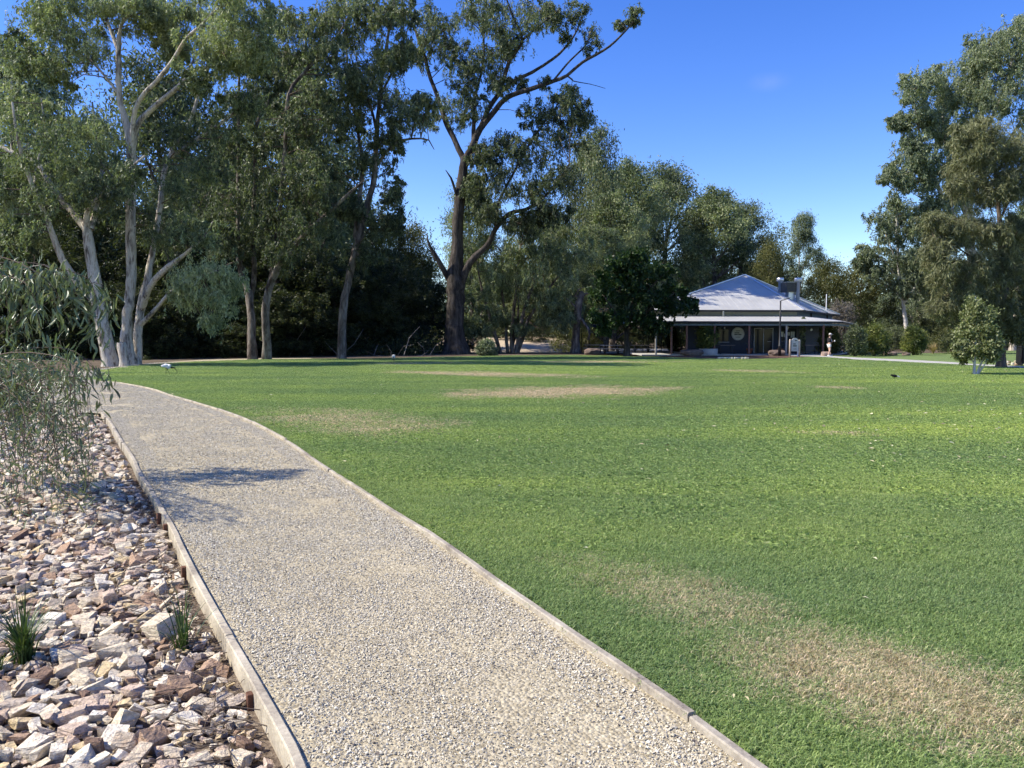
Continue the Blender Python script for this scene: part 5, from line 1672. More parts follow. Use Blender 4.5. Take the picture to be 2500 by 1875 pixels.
# ------------------------------------------------------------------ café building
def roof_mat():
    m, t, b = new_mat('galvanised_roof', 0.5, 0.3)
    n = noise_(t, 0.5, 4)
    t.links.new(ramp(t, n, [(0.3, (0.37, 0.362, 0.335)), (0.7, (0.47, 0.46, 0.425))]), b.inputs['Base Color'])
    b.inputs['Metallic'].default_value = 0.0
    return m


M['roof'] = roof_mat()
M['navy'] = simple('navy_boards', (0.030, 0.038, 0.060), 0.6, 0.3, 0.15, 3)
M['cream'] = simple('sage_cream_boards', (0.36, 0.36, 0.30), 0.7, 0.2, 0.08, 3)
M['blue_boards'] = simple('blue_grey_boards', (0.16, 0.20, 0.25), 0.7, 0.2, 0.1, 3)
M['dark_metal'] = simple('black_metal', (0.012, 0.012, 0.015), 0.5, 0.4, 0.2, 5)
M['post_red'] = simple('red_timber_post', (0.22, 0.12, 0.095), 0.8, 0.2, 0.2, 6)
M['post_grey'] = simple('grey_timber_post', (0.34, 0.32, 0.30), 0.8, 0.2, 0.2, 6)
M['concrete'] = simple('concrete', (0.42, 0.40, 0.36), 0.9, 0.15, 0.12, 3, bmp=0.2)
M['white'] = simple('white_paint', (0.78, 0.78, 0.76), 0.5, 0.3, 0.05, 5)
M['frame'] = simple('aluminium_frame', (0.30, 0.31, 0.33), 0.4, 0.5, 0.05, 5)
M['steel'] = simple('galvanised_steel', (0.62, 0.63, 0.65), 0.35, 0.5, 0.06, 6, metal=0.6)
M['terracotta'] = simple('terracotta', (0.33, 0.115, 0.065), 0.8, 0.2, 0.15, 8)
M['sign'] = simple('pale_sign_board', (0.46, 0.47, 0.43), 0.6, 0.3, 0.05, 6)
M['ink'] = simple('dark_lettering', (0.035, 0.04, 0.035), 0.6, 0.2, 0.1, 6)
M['boulder'] = simple('brown_boulder', (0.17, 0.125, 0.10), 0.9, 0.15, 0.3, 2.5, bmp=0.6)
M['log'] = simple('weathered_log', (0.24, 0.19, 0.15), 0.9, 0.15, 0.3, 4, bmp=0.5)
M['pinestake'] = simple('round_pine_post', (0.50, 0.40, 0.31), 0.8, 0.2, 0.15, 7)
gl, t_, b_ = new_mat('dark_glass', 0.08, 0.18)
b_.inputs['Base Color'].default_value = (0.02, 0.024, 0.03, 1)
M['glass'] = gl
M['canopy'] = simple('navy_canvas', (0.025, 0.035, 0.085), 0.8, 0.2, 0.15, 3)
M['timber'] = simple('bench_timber', (0.20, 0.16, 0.13), 0.8, 0.2, 0.2, 5)
M['lamp_glass'], t_, b_ = new_mat('lamp_glass', 0.3, 0.4)
b_.inputs['Base Color'].default_value = (0.8, 0.8, 0.76, 1)

V3 = Vector


def quad_ribs(bm, a, b_, c, d, rib=0.5, rh=0.012, rw=0.05):
    """sheet a-b (eave) c-d (top) with raised ribs running up the slope"""
    vs = [bm.verts.new(p) for p in (a, b_, c, d)]
    bm.faces.new(vs)
    n = (b_ - a).cross(d - a).normalized()
    if n.z < 0: n = -n
    L = (b_ - a).length
    k = max(2, int(L / rib))
    for i in range(1, k):
        u = i / k
        p0 = a.lerp(b_, u) + n * 0.004
        p1 = d.lerp(c, u) + n * 0.004
        t = (b_ - a).normalized() * rw / 2
        if (c - d).length < 0.2: p1 = p0.lerp(p1, 0.985)
        q = [bm.verts.new(p) for p in (p0 - t, p0 + n * rh, p0 + t, p1 - t * 0.9, p1 + n * rh, p1 + t * 0.9)]
        bm.faces.new((q[0], q[1], q[4], q[3]))
        bm.faces.new((q[1], q[2], q[5], q[4]))


def tri_ribs(bm, a, b_, top, rib=0.55, rh=0.012, rw=0.05):
    """triangular hip slope; ribs run straight up from the eave until they meet a hip"""
    bm.faces.new([bm.verts.new(p) for p in (a, b_, top)])
    n = (b_ - a).cross(top - a).normalized()
    if n.z < 0: n = -n
    e = (b_ - a).normalized()
    L = (b_ - a).length
    up = n.cross(e)
    if up.z < 0: up = -up
    tu = (top - a).dot(e)
    tv = (top - a).dot(up)
    k = int(L / rib)
    for i in range(1, k):
        u = i * L / k
        v = tv * (u / tu if u < tu else (L - u) / (L - tu)) * 0.99
        p0 = a + e * u + n * 0.004
        p1 = p0 + up * v
        t = e * rw / 2
        q = [bm.verts.new(p) for p in (p0 - t, p0 + n * rh, p0 + t, p1 - t, p1 + n * rh, p1 + t)]
        bm.faces.new((q[0], q[1], q[4], q[3]))
        bm.faces.new((q[1], q[2], q[5], q[4]))


def beam(bm, a, b_, wd, h):
    d = (b_ - a)
    rot = d.to_track_quat('X', 'Z').to_matrix().to_4x4()
    add_box(bm, (a + b_) / 2, (d.length, wd, h), rot=rot)


def boards(bm, a, b_, z0, z1, step=0.17):
    """weatherboards between two plan points: each laps out a little at its foot"""
    d = (b_ - a)
    nrm = V3((d.y, -d.x, 0)).normalized()
    z = z0
    while z < z1 - 0.01:
        zz = min(z + step, z1)
        q = [bm.verts.new(p) for p in (V3((a.x, a.y, z)) + nrm * 0.018, V3((b_.x, b_.y, z)) + nrm * 0.018, V3((b_.x, b_.y, zz)), V3((a.x, a.y, zz)))]
        bm.faces.new(q)
        q2 = [bm.verts.new(p) for p in (V3((a.x, a.y, z)), V3((b_.x, b_.y, z)), V3((b_.x, b_.y, z)) + nrm * 0.018, V3((a.x, a.y, z)) + nrm * 0.018)]
        bm.faces.new(q2)
        z = zz


def cafe():
    root = empty('cafe_building', (18, 66, 0), 0, 'navy weatherboard café with pyramid metal roof and wide verandah', 'building')
    off = V3((18, 66, 0))
    ze = at(1965, 757, 67.0).z
    FL, FR = V3((10.9, 66.0, ze)), V3((at(1965, 757, 67.0).x, 67.0, ze))
    RB = V3((at(2049, 768, 81.0).x, 81.0, ze))
    BL = V3((18.5, 85.0, ze))
    AP = at(1818, 671, 75.0)
    for v in (FL, FR, RB, BL, AP): v -= off
    bm = bmesh.new()
    tri_ribs(bm, FL, FR, AP)
    tri_ribs(bm, FR, RB, AP)
    tri_ribs(bm, RB, BL, AP)
    tri_ribs(bm, BL, FL, AP)
    # soffit, so that the eaves close
    bm.faces.new([bm.verts.new(p - V3((0, 0, 0.03))) for p in (FL, BL, RB, FR)])
    rf = bm_obj('roof', bm, M['roof'], root)
    bm = bmesh.new()
    for a in (FL, FR, RB, BL): beam(bm, a + (AP - a) * 0.003 + V3((0, 0, .03)), AP + V3((0, 0, .03)), 0.24, 0.05)
    bm_obj('ridge_capping', bm, M['steel'], rf)
    bm = bmesh.new()
    for a, b2 in ((FL, FR), (FR, RB), (RB, BL), (BL, FL)): beam(bm, a + V3((0, 0, -.09)), b2 + V3((0, 0, -.09)), 0.13, 0.13)
    bm_obj('gutter', bm, M['dark_metal'], rf)
    # second sheet seam on the right slope
    bm = bmesh.new()
    s0 = at(1989, 750, 74.5) - off
    beam(bm, FR.lerp(RB, 0.62) + V3((0, 0, .05)), FR.lerp(RB, 0.62).lerp(AP, 0.42) + V3((0, 0, .05)), 0.22, 0.06)
    bm_obj('flashing', bm, M['steel'], rf)

    # walls
    WL = [V3((11.6, 66.7, 0)), V3((24.35, 67.6, 0)), V3((32.8, 81.0, 0)), V3((19.0, 84.0, 0))]
    LW = [V3((14.9, 66.95, 0)), V3((24.35, 67.6, 0)), V3((32.8, 81.0, 0)), V3((20.0, 83.6, 0))]
    WL = [v - off for v in WL]
    LW = [v - off for v in LW]
    bm = bmesh.new()
    for i in (0, 2, 3): boards(bm, WL[i], WL[(i + 1) % 4], 2.9, ze + 0.02, 0.2)
    bm_obj('upper_wall', bm, M['cream'], root)
    bm = bmesh.new()
    boards(bm, WL[1], WL[2], 2.9, ze + 0.02, 0.2)
    bm_obj('side_wall', bm, M['blue_boards'], root)
    bm = bmesh.new()
    for i in range(4): boards(bm, LW[i], LW[(i + 1) % 4], 0.1, 2.95, 0.17)
    bm_obj('wall', bm, M['navy'], root)
    for u in (0.33, 0.80):
        p = WL[1].lerp(WL[2], u)
        box('downpipe', (p.x + 0.08, p.y - 0.06, 3.25), (0.12, 0.12, 0.8), M['dark_metal'], root)
    p = at(1766, 770, 66.4) - off
    box('downpipe', (p.x, p.y, 3.42), (0.1, 0.09, 0.55), M['cream'], root)

    # verandah
    zt, zo = 3.32, 2.78
    VFL, VFR = V3((10.2, 63.0, zo)) - off, V3((26.9, 64.4, zo)) - off
    VRB = V3((35.0, 80.2, zo)) - off
    VLB = V3((10.6, 80.0, zo)) - off
    top = [V3((w_.x, w_.y, zt)) for w_ in (WL[0], WL[1], WL[2], WL[3])]
    bm = bmesh.new()
    quad_ribs(bm, VFL, VFR, top[1] + V3((0, -.03, 0)), top[0] + V3((0, -.03, 0)))
    quad_ribs(bm, VFR, VRB, top[2] + V3((.03, 0, 0)), top[1] + V3((.03, 0, 0)))
    quad_ribs(bm, VLB, VFL, top[0] + V3((-.03, 0, 0)), top[3] + V3((-.03, 0, 0)))
    vr = bm_obj('verandah_roof', bm, M['roof'], root)
    bm = bmesh.new()
    for a, b2 in ((VFL, VFR), (VFR, VRB), (VLB, VFL)): beam(bm, a + V3((0, 0, -.075)), b2 + V3((0, 0, -.075)), 0.1, 0.13)
    bm_obj('gutter', bm, M['dark_metal'], vr)
    bm = bmesh.new()
    ins = V3((0.0, 0.25, -.27))
    beam(bm, VFL + ins + V3((.3, 0, 0)), VFR + ins + V3((-.2, 0, 0)), 0.09, 0.16)
    beam(bm, VFR + V3((-.2, .3, -.27)), VRB + V3((-.25, 0, -.27)), 0.09, 0.16)
    bm_obj('verandah_beam', bm, M['blue_boards'], vr)
    floor = [V3((10.4, 63.2, 0)), V3((26.6, 64.6, 0)), V3((34.6, 80.2, 0)), V3((10.8, 80, 0))]
    bm = bmesh.new()
    lo = [bm.verts.new(v - off + V3((0, 0, -.02))) for v in floor]
    hi = [bm.verts.new(v - off + V3((0, 0, .1))) for v in floor]
    bm.faces.new(hi)
    for i in range(4): bm.faces.new((lo[i], lo[(i + 1) % 4], hi[(i + 1) % 4], hi[i]))
    bm_obj('verandah_floor', bm, M['concrete'], root)
    for px, mat in ((1600, 'post_grey'), (1638, 'post_red'), (1676, 'post_red'), (1745, 'post_red'), (1832, 'post_red'), (1926, 'post_grey'), (2020, 'post_red')):
        u = (at(px, 820, 63.7).x - off.x - VFL.x) / (VFR.x - VFL.x)
        p = VFL.lerp(VFR, u) + V3((0, 0.28, 0))
        box('post', (p.x, p.y, 1.3), (0.13, 0.13, 2.4), M[mat], root, 0.08, 0.006)
    for u in (0.35, 0.7, 0.97):
        p = VFR.lerp(VRB, u) + V3((-.25, 0.1, 0))
        box('post', (p.x, p.y, 1.3), (0.13, 0.13, 2.4), M['post_red'], root, 0.5, 0.006)

    def onwall(px, z, out=0.05):
        # point on the front wall seen at that column
        a, b2 = LW[0] + off, LW[1] + off
        k = (px - 1250) / FPX
        # a.x + u dx = k*(a.y+u dy)
        dx, dy = b2.x - a.x, b2.y - a.y
        u = (k * a.y - a.x) / (dx - k * dy)
        p = a.lerp(b2, u)
        n = V3((dy, -dx, 0)).normalized()
        return V3((p.x, p.y, z)) + n * out - off
    rz = math.atan2(LW[1].y - LW[0].y, LW[1].x - LW[0].x)
    # glass double door
    pd = onwall(1862, 1.2, 0.03)
    wd = 47 * 67 / FPX
    door = box('door', (pd.x, pd.y, 1.18), (wd, 0.05, 2.1), M['dark_metal'], root, rz)
    for s_ in (-1, 1):
        c = pd + V3((math.cos(rz), math.sin(rz), 0)) * s_ * wd * 0.25 + V3((0, -0.05, 0))
        box('pane', (c.x, c.y, 1.18), (wd * 0.43, 0.02, 1.95), M['glass'], door, rz)
    for s_ in (-1, 0, 1):
        c = pd + V3((math.cos(rz), math.sin(rz), 0)) * s_ * wd * 0.5 + V3((0, -0.07, 0))
        box('door_frame', (c.x, c.y, 1.18), (0.06, 0.06, 2.14), M['frame'], door, rz)
    box('door_frame', (pd.x, pd.y - 0.07, 2.24), (wd, 0.055, 0.05), M['frame'], door, rz)
    c = pd + V3((math.cos(rz), math.sin(rz), 0)) * wd * 0.3 + V3((0, -0.1, 0))
    box('handle', (c.x, c.y, 1.12), (0.35, 0.03, 0.035), M['frame'], door, rz)
    # windows
    for px, wpx, z0, z1 in ((1922, 44, 1.2, 2.25), (1715, 30, 1.1, 2.2), (1765, 26, 1.1, 2.2)):
        p = onwall(px, (z0 + z1) / 2, 0.02)
        ww = wpx * 67 / FPX
        wnd = box('window', p, (ww, 0.06, z1 - z0), M['dark_metal'], root, rz)
        box('pane', p + V3((0, -0.04, 0)), (ww * 0.92, 0.02, (z1 - z0) * 0.9), M['glass'], wnd, rz)
        box('sill', p + V3((0, -0.06, -(z1 - z0) / 2 - 0.03)), (ww * 1.05, 0.12, 0.05), M['frame'], wnd, rz)
    # bulkhead lights
    for px in (1614, 1766, 1920, 1981):
        p = onwall(px, 2.28, 0.12) if px < 1960 else at(px, 805, 66.2) - off
        bm = bmesh.new()
        bmesh.ops.create_uvsphere(bm, u_segments=10, v_segments=7, radius=0.10)
        bmesh.ops.translate(bm, verts=bm.verts, vec=p)
        bm_obj('wall_light', bm, M['lamp_glass'], root, smooth=True)

    # roof plant
    def on_roof(px, py, D): return at(px, py, D) - off
    c = on_roof(1928, 702, 72.0)
    cooler = box('cooler', c, (1.2, 1.2, 0.85), simple('cooler_box', (0.10, 0.095, 0.085), 0.7, 0.3, 0.1, 4), rf, 0.15, 0.03)
    box('cooler_lid', c + V3((0, 0, 0.45)), (1.26, 1.26, 0.07), M['cream'], cooler, 0.15, 0.02)
    for k in range(7):
        box('louvre', c + V3((0, -0.62, -0.33 + k * 0.11)), (1.08, 0.03, 0.03), M['dark_metal'], cooler, 0.15)
    box('cooler_stand', c + V3((0.05, 0, -0.75)), (0.6, 0.6, 0.7), M['steel'], cooler, 0.15)
    for px, py0, py1, D in ((1905, 679, 712, 74.0), (1948.5, 679, 728, 71.5)):
        a, b2 = on_roof(px, py0, D), on_roof(px, py1, D)
        lathe('flue', [(0.16, b2.z - 0.5), (0.16, a.z - 0.35), (0.22, a.z - 0.34), (0.33, a.z - 0.28), (0.33, a.z), (0.29, a.z + 0.02)], M['steel'], rf, 16, (a.x, a.y, 0), True)
    a, b2 = on_roof(2018, 718, 78.0), on_roof(2016, 758, 78.0)
    lathe('vent_pipe', [(0.045, b2.z - 0.3), (0.045, a.z)], M['white'], rf, 8, (a.x, a.y, 0))
    return root, onwall, off, rz


CAFE, onwall, COFF, CRZ = cafe()


# round sign and arched sign (their lettering is too small to read; only its lines show)
def lines(parent, c, rz, rows):
    for dz, segs in rows:
        for (x0, x1, h) in segs:
            p = c + V3((math.cos(rz), math.sin(rz), 0)) * (x0 + x1) / 2 + V3((0, 0, dz))
            box('lettering', p, (x1 - x0, 0.008, h), M['ink'], parent, rz)


def disc(name, c, r_, th, mat, parent, rz):
    bm = bmesh.new()
    bmesh.ops.create_cone(bm, cap_ends=True, segments=40, radius1=r_, radius2=r_, depth=th)
    bmesh.ops.transform(bm, matrix=Matrix.Translation(c) @ Matrix.Rotation(rz, 4, 'Z') @ Matrix.Rotation(math.pi / 2, 4, 'X'), verts=bm.verts)
    return bm_obj(name, bm, mat, parent)


p = onwall(1799.5, 0, 0.09) + COFF
zc = at(1799.5, 815, p.y).z
rs = empty('round_sign', (p.x, p.y, zc), 0, 'round pale sign with two dark lines of lettering on the café wall', 'sign')
disc('sign_board', V3((0, 0, 0)), 0.54, 0.05, M['sign'], rs, CRZ)
bm = bmesh.new()
_prof = []
for k in range(40):
    a = 2 * math.pi * k / 40
    for rr, yy in ((0.50, -0.03), (0.56, -0.035), (0.56, 0.02), (0.50, 0.02)):
        _prof.append(bm.verts.new((rr * math.cos(a), yy, rr * math.sin(a))))
for k in range(40):
    for j in range(4):
        a0, a1 = k * 4 + j, k * 4 + (j + 1) % 4
        b0, b1 = ((k + 1) % 40) * 4 + j, ((k + 1) % 40) * 4 + (j + 1) % 4
        bm.faces.new((_prof[a0], _prof[a1], _prof[b1], _prof[b0]))
bmesh.ops.rotate(bm, verts=bm.verts, matrix=Matrix.Rotation(CRZ, 3, 'Z'))
bm_obj('rim', bm, M['frame'], rs)
lines(rs, V3((0, -0.032, 0)), CRZ, [(0.25, [(-0.18, 0.16, 0.05)]), (0.08, [(-0.30, 0.12, 0.075)]), (-0.06, [(-0.31, -0.02, 0.085), (0.02, 0.30, 0.085)]), (-0.28, [(-0.2, 0.2, 0.04)])])

# notice board by the door, with pinned sheets
p = onwall(1918, 1.62, 0.12) + COFF
nb = empty('notice_board', p, 0, 'dark notice board with pale sheets beside the café door', 'notice board')
box('board', (0, 0, 0), (1.35, 0.04, 0.9), M['dark_metal'], nb, CRZ)
for x, z, w_, h_ in ((-0.45, 0.12, 0.3, 0.42), (-0.1, 0.02, 0.28, 0.3), (0.16, 0.15, 0.22, 0.28), (0.42, 0.08, 0.16, 0.5), (0.6, 0.08, 0.14, 0.5)):
    box('notice_sheet', (x * math.cos(CRZ), x * math.sin(CRZ) - 0.03, z), (w_, 0.012, h_), M['sign'], nb, CRZ)

g = G(1940, 871)
sg = empty('arched_sign', g, 0, 'arched pale sign board between two round pine posts at the garden edge', 'sign')
k_ = g.y / FPX
bm = bmesh.new()
prof = [(-0.27, 0.42), (0.27, 0.42), (0.27, 1.18)] + [(0.27 * math.cos(a), 1.18 + 0.27 * math.sin(a)) for a in np.linspace(0.2, math.pi - 0.2, 10)] + [(-0.27, 1.18)]
fr = [bm.verts.new((x, -0.03, z)) for x, z in prof]
bk = [bm.verts.new((x, 0.03, z)) for x, z in prof]
bm.faces.new(fr)
bm.faces.new(bk[::-1])
for i in range(len(prof)): bm.faces.new((fr[i], bk[i], bk[(i + 1) % len(prof)], fr[(i + 1) % len(prof)]))
bm_obj('sign_board', bm, M['sign'], sg)
lines(sg, V3((0, -0.036, 0)), 0, [(1.25, [(-0.03, 0.15, 0.05)]), (0.98, [(-0.15, 0.06, 0.06)]), (0.83, [(-0.16, 0.13, 0.075)]), (0.6, [(-0.12, 0.12, 0.03)])])
lathe('post', [(0.075, -0.2), (0.07, 1.32), (0.06, 1.34)], M['pinestake'], sg, 12, (-0.37, 0, 0), True)
lathe('post', [(0.075, -0.2), (0.07, 1.28), (0.06, 1.30)], M['pinestake'], sg, 12, (0.36, 0.05, 0), True)
box('brace', (0.24, 0.0, 0.22), (0.07, 0.05, 0.5), M['white'], sg)

# lamp post
g = G(1903, 869.5)
lp = empty('lamp_post', g, 0, 'slim black lamp post with a short angled arm before the café', 'street lamp')
hl = at(1903, 734, g.y).z
lathe('pole', [(0.13, -0.1), (0.12, 0.75), (0.14, 0.8), (0.085, 0.86), (0.065, hl * 0.6), (0.055, hl)], M['dark_metal'], lp, 14, (0, 0, 0), True)
a, b2 = V3((0, 0, hl - 0.02)), at(1928, 728, g.y) - g
bm = bmesh.new()
beam(bm, a, b2, 0.07, 0.05)
bm_obj('arm', bm, M['dark_metal'], lp)
box('lamp_head', (b2.x - 0.22, b2.y, b2.z + 0.01), (0.6, 0.2, 0.06), M['frame'], lp, 0, 0.01, Matrix.Rotation(-0.2, 4, 'Y'))


# planter and its bush, pots, boulders, logs
g = G(1729, 868)
pl = empty('concrete_planter', g, 0, 'round pale concrete planter tub before the café verandah', 'planter')
rp = 22.5 * g.y / FPX
lathe('tub', [(rp * 0.98, -0.05), (rp, 0.1), (rp, 0.55), (rp * 0.93, 0.57), (rp * 0.9, 0.5)], M['concrete'], pl, 32, (0, 0, 0), True)
lathe('soil', [(rp * 0.9, 0.40), (rp * 0.88, 0.49)], M['twig'], pl, 24)
shrub('planter_bush', 1726, 868, 31, 64, 'bushy green shrub growing in the round concrete planter', M['leaf_bush'], 71, D=g.y, z0=0.5)
for px, py, lab in ((1818, 861, 'terracotta pot left of the café door'), (1891, 861, 'terracotta pot right of the café door behind the lamp post')):
    q = onwall(px, 0.1, 1.1) + COFF
    po = empty('terracotta_pot', (q.x, q.y, 0.1), 0, lab, 'pot', 'terracotta pots')
    lathe('pot_body', [(0.15, 0), (0.24, 0.36), (0.27, 0.37), (0.27, 0.44), (0.23, 0.44)], M['terracotta'], po, 18, (0, 0, 0), True)
    pp = strap_tuft('leaves', (0, 0, 0.4), 40, 0.75, None, M['leaf_tuft'], np.random.default_rng(px), 0.03, 0.75)
    pp.parent = po
    if 'category' in pp: del pp['category']


def boulder(name, px0, px1, py0, py1, label, mat, seed, elong=1.0, cat='boulder', zb=None):
    g = G((px0 + px1) / 2, py1)
    m_ = g.y / FPX
    sx, sz = (px1 - px0) * m_, (py1 - py0) * m_
    bm = bmesh.new()
    bmesh.ops.create_icosphere(bm, subdivisions=3, radius=0.5)
    rg = random.Random(seed)
    o3 = V3((rg.uniform(0, 50), rg.uniform(0, 50), rg.uniform(0, 50)))
    for v in bm.verts:
        d = 1 + 0.35 * mnoise.noise(v.co * 2.2 + o3) + 0.14 * mnoise.noise(v.co * 6 + o3)
        c = v.co * d
        c = V3((max(-0.43, min(0.43, c.x)), c.y, max(-0.4, min(0.42, c.z))))
        v.co = V3((c.x * sx * 1.12, c.y * sx * 0.7 * elong, c.z * sz * 1.3))
    o = bm_obj(name, bm, mat, None, (g.x, g.y + sx * 0.25, sz * 0.42), False)
    return tag(o, label, cat)


boulder('boulder', 1662, 1722, 853, 869, 'long dark brown boulder left of the concrete planter', M['boulder'], 1, 0.7)
boulder('boulder', 1427, 1467, 850, 866, 'brown boulder at the lawn edge by the picnic shelter', M['boulder'], 2)
boulder('boulder', 1879, 1919, 854, 869, 'reddish brown boulder at the foot of the lamp post', M['boulder'], 3)
boulder('boulder', 1640, 1669, 846, 857, 'smaller dark boulder behind the long boulder', M['boulder'], 4)
boulder('boulder', 2007, 2030, 858, 870, 'pinkish boulder behind the walking person', simple('pink_boulder', (0.33, 0.24, 0.19), 0.9, 0.15, 0.25, 3, bmp=0.5), 5)
boulder('boulder', 2161, 2193, 858, 868, 'low flat boulder under the yellow-green bush', M['boulder'], 6)
boulder('boulder', 2205, 2224, 860, 868, 'small grey boulder left of the round green bush', M['rock'] if False else M['boulder'], 7)
# pinkish stones heaped under the casuarina
for k in range(16):
    rg = random.Random(200 + k)
    px = rg.uniform(2452, 2515)
    py = rg.uniform(884, 893)
    w_ = rg.uniform(7, 12)
    boulder('garden_stone', px, px + w_, py - rg.uniform(4, 7), py, 'pinkish rough stone in the heap by the casuarina trunk', M['rock'], 300 + k, cat='stone')['group'] = 'stones heaped by the casuarina'
# pale row of stones along the mulch
for k in range(22):
    rg = random.Random(400 + k)
    px = 1752 + k * 3.4
    boulder('edging_stone', px, px + rg.uniform(4, 6), 871.5, 876 + rg.uniform(-1, 1.2), 'pale cream stone in the row edging the café garden', simple('cream_stone', (0.62, 0.56, 0.40), 0.9, 0.1, 0.15, 3) if k == 0 else bpy.data.materials['cream_stone'], 500 + k, cat='stone')['group'] = 'pale stones edging the café garden'

# mulch bed and concrete footpath
mm, t_, b_ = new_mat('bark_mulch', 0.95, 0.1)
n_ = noise_(t_, 9, 5, 0.7, vec=world_pos(t_))
t_.links.new(ramp(t_, n_, [(0.35, (0.05, 0.03, 0.022)), (0.55, (0.14, 0.085, 0.06)), (0.7, (0.26, 0.17, 0.125))]), b_.inputs['Base Color'])
bump(t_, b_, n_, 0.8, 0.06)
sheet('garden_bed', [tuple(G(*q)[:2]) for q in [(1400, 866.6), (1600, 871.6), (1750, 876.6), (1850, 877.6), (1940, 873.6), (1985, 869)]] + [(27.2, 63.9), (8.4, 62.6), (6.0, 68)], 0.014, mm, 'dark bark mulch bed along the front of the café', 'garden bed')
cp = [G(*q) for q in [(1930, 869.5), (2000, 871.5), (2100, 879), (2200, 883.5), (2360, 892.5), (2500, 899.5), (2640, 906)]] + [G(*q) for q in [(2640, 902), (2500, 895), (2360, 888.5), (2330, 885), (2200, 878), (2100, 874), (2000, 868.2), (1930, 866.5)]]
sheet('footpath', [tuple(q[:2]) for q in cp], 0.02, M['concrete'], 'pale concrete footpath crossing the lawn to the café', 'footpath')
# stony sand showing beside the picnic area
sheet('picnic_paving', [tuple(G(*q)[:2]) for q in [(1440, 862), (1640, 864), (1640, 852), (1440, 852)]], 0.006, M['concrete'], 'pale paving under the picnic tables', 'paving')


# ------------------------------------------------------------------ picnic area
def picnic_table(px, py, label, group='picnic tables under the trees'):
    g = G(px, py)
    r_ = empty('picnic_table', g, random.uniform(-0.15, 0.15), label, 'picnic table', group)
    for k in range(4): box('table_plank', (0, -0.33 + k * 0.22, 0.74), (1.9, 0.2, 0.045), M['post_grey'], r_)
    for s_ in (-1, 1):
        for k in range(2): box('bench_plank', (0, s_ * (0.72 + k * 0.17), 0.44), (1.9, 0.15, 0.045), M['post_grey'], r_)
        box('leg', (s_ * 0.6, 0, 0.36), (0.1, 0.6, 0.72), M['dark_metal'], r_)
        box('bearer', (s_ * 0.6, 0, 0.39), (0.07, 1.75, 0.06), M['dark_metal'], r_)
        box('cross_bearer', (s_ * 0.6, 0, 0.695), (0.07, 0.86, 0.045), M['dark_metal'], r_)
    return r_


picnic_table(1450, 861, 'timber picnic table under the left dark canopy')
picnic_table(1492, 863, 'timber picnic table left of the dark shade tree trunk')
picnic_table(1566, 863, 'timber picnic table right of the dark shade tree trunk')


def canopy(px, py, wpx, label, toppx, edgepx):
    g = G(px, py)
    m_ = g.y / FPX
    w2 = wpx * m_ / 2
    zt, ze = at(px, toppx, g.y).z, at(px, edgepx, g.y).z
    r_ = empty('canvas_canopy', g, 0.2, label, 'canopy', 'dark canopies over the picnic tables')
    bm = bmesh.new()
    n = 8
    ap = bm.verts.new((0, 0, zt))
    ring = []
    for k in range(4):
        a0 = math.pi / 4 + k * math.pi / 2
        c0 = V3((math.cos(a0), math.sin(a0), 0)) * w2 * 1.3
        c1 = V3((math.cos(a0 + math.pi / 2), math.sin(a0 + math.pi / 2), 0)) * w2 * 1.3
        for j in range(4):
            q = c0.lerp(c1, j / 4)
            ring.append(bm.verts.new((q.x * (1 - 0.05 * math.sin(math.pi * j / 4)), q.y * (1 - 0.05 * math.sin(math.pi * j / 4)), ze + 0.05 * math.sin(math.pi * j / 4))))
    mids = [bm.verts.new((v.co.x * 0.5, v.co.y * 0.5, ze + (zt - ze) * 0.43)) for v in ring]
    low = [bm.verts.new((v.co.x * 1.005, v.co.y * 1.005, v.co.z - 0.18)) for v in ring]
    for k in range(16):
        j = (k + 1) % 16
        bm.faces.new((ap, mids[k], mids[j]))
        bm.faces.new((mids[k], ring[k], ring[j], mids[j]))
        bm.faces.new((ring[k], low[k], low[j], ring[j]))
    o = bm_obj('canopy_cloth', bm, M['canopy'], r_)
    sm = o.modifiers.new('thickness', 'SOLIDIFY'); sm.thickness = 0.015
    for sx in (-1, 1):
        for sy in (-1, 1):
            lathe('post', [(0.05, -0.1), (0.05, ze - 0.05)], M['dark_metal'], r_, 8, (sx * w2 * 0.85, sy * w2 * 0.85, 0))


canopy(1462, 858, 80, 'dark navy canopy over the left picnic table', 781, 795)
canopy(1592, 858, 40, 'small blue canopy at the left end of the verandah', 783, 797)

# verandah tables
for px, D, lab in ((1772, 64.9, 'dark café table below the round sign on the verandah'), (1978, 65.6, 'café table on the verandah left of the feathery bush')):
    q = at(px, 850, D)
    r_ = empty('cafe_table', (q.x, q.y, 0.1), 0.1, lab, 'table', 'café tables on the verandah')
    box('table_top', (0, 0, 0.73), (1.3, 0.75, 0.04), M['timber'], r_)
    for sx in (-1, 1):
        for sy in (-1, 1): box('leg', (sx * 0.56, sy * 0.3, 0.355), (0.05, 0.05, 0.71), M['dark_metal'], r_)

# bin at the right edge
g = G(2499, 893)
bn = empty('park_bin', g, 0, 'dark slatted park bin cut off by the right edge', 'bin')
for k in range(9):
    box('slat', (-0.24 + k * 0.06, -0.25, 0.55), (0.045, 0.025, 0.85), M['dark_metal'], bn)
    box('slat', (-0.25, -0.24 + k * 0.06, 0.55), (0.025, 0.045, 0.85), M['dark_metal'], bn)
box('liner', (0, 0, 0.5), (0.44, 0.44, 0.8), simple('bin_liner', (0.08, 0.13, 0.15), 0.5, 0.3), bn)
box('lid', (0, 0, 1.02), (0.58, 0.58, 0.06), M['dark_metal'], bn, 0, 0.01)
for sx in (-1, 1): box('leg', (sx * 0.2, 0, 0.06), (0.06, 0.4, 0.16), M['dark_metal'], bn)

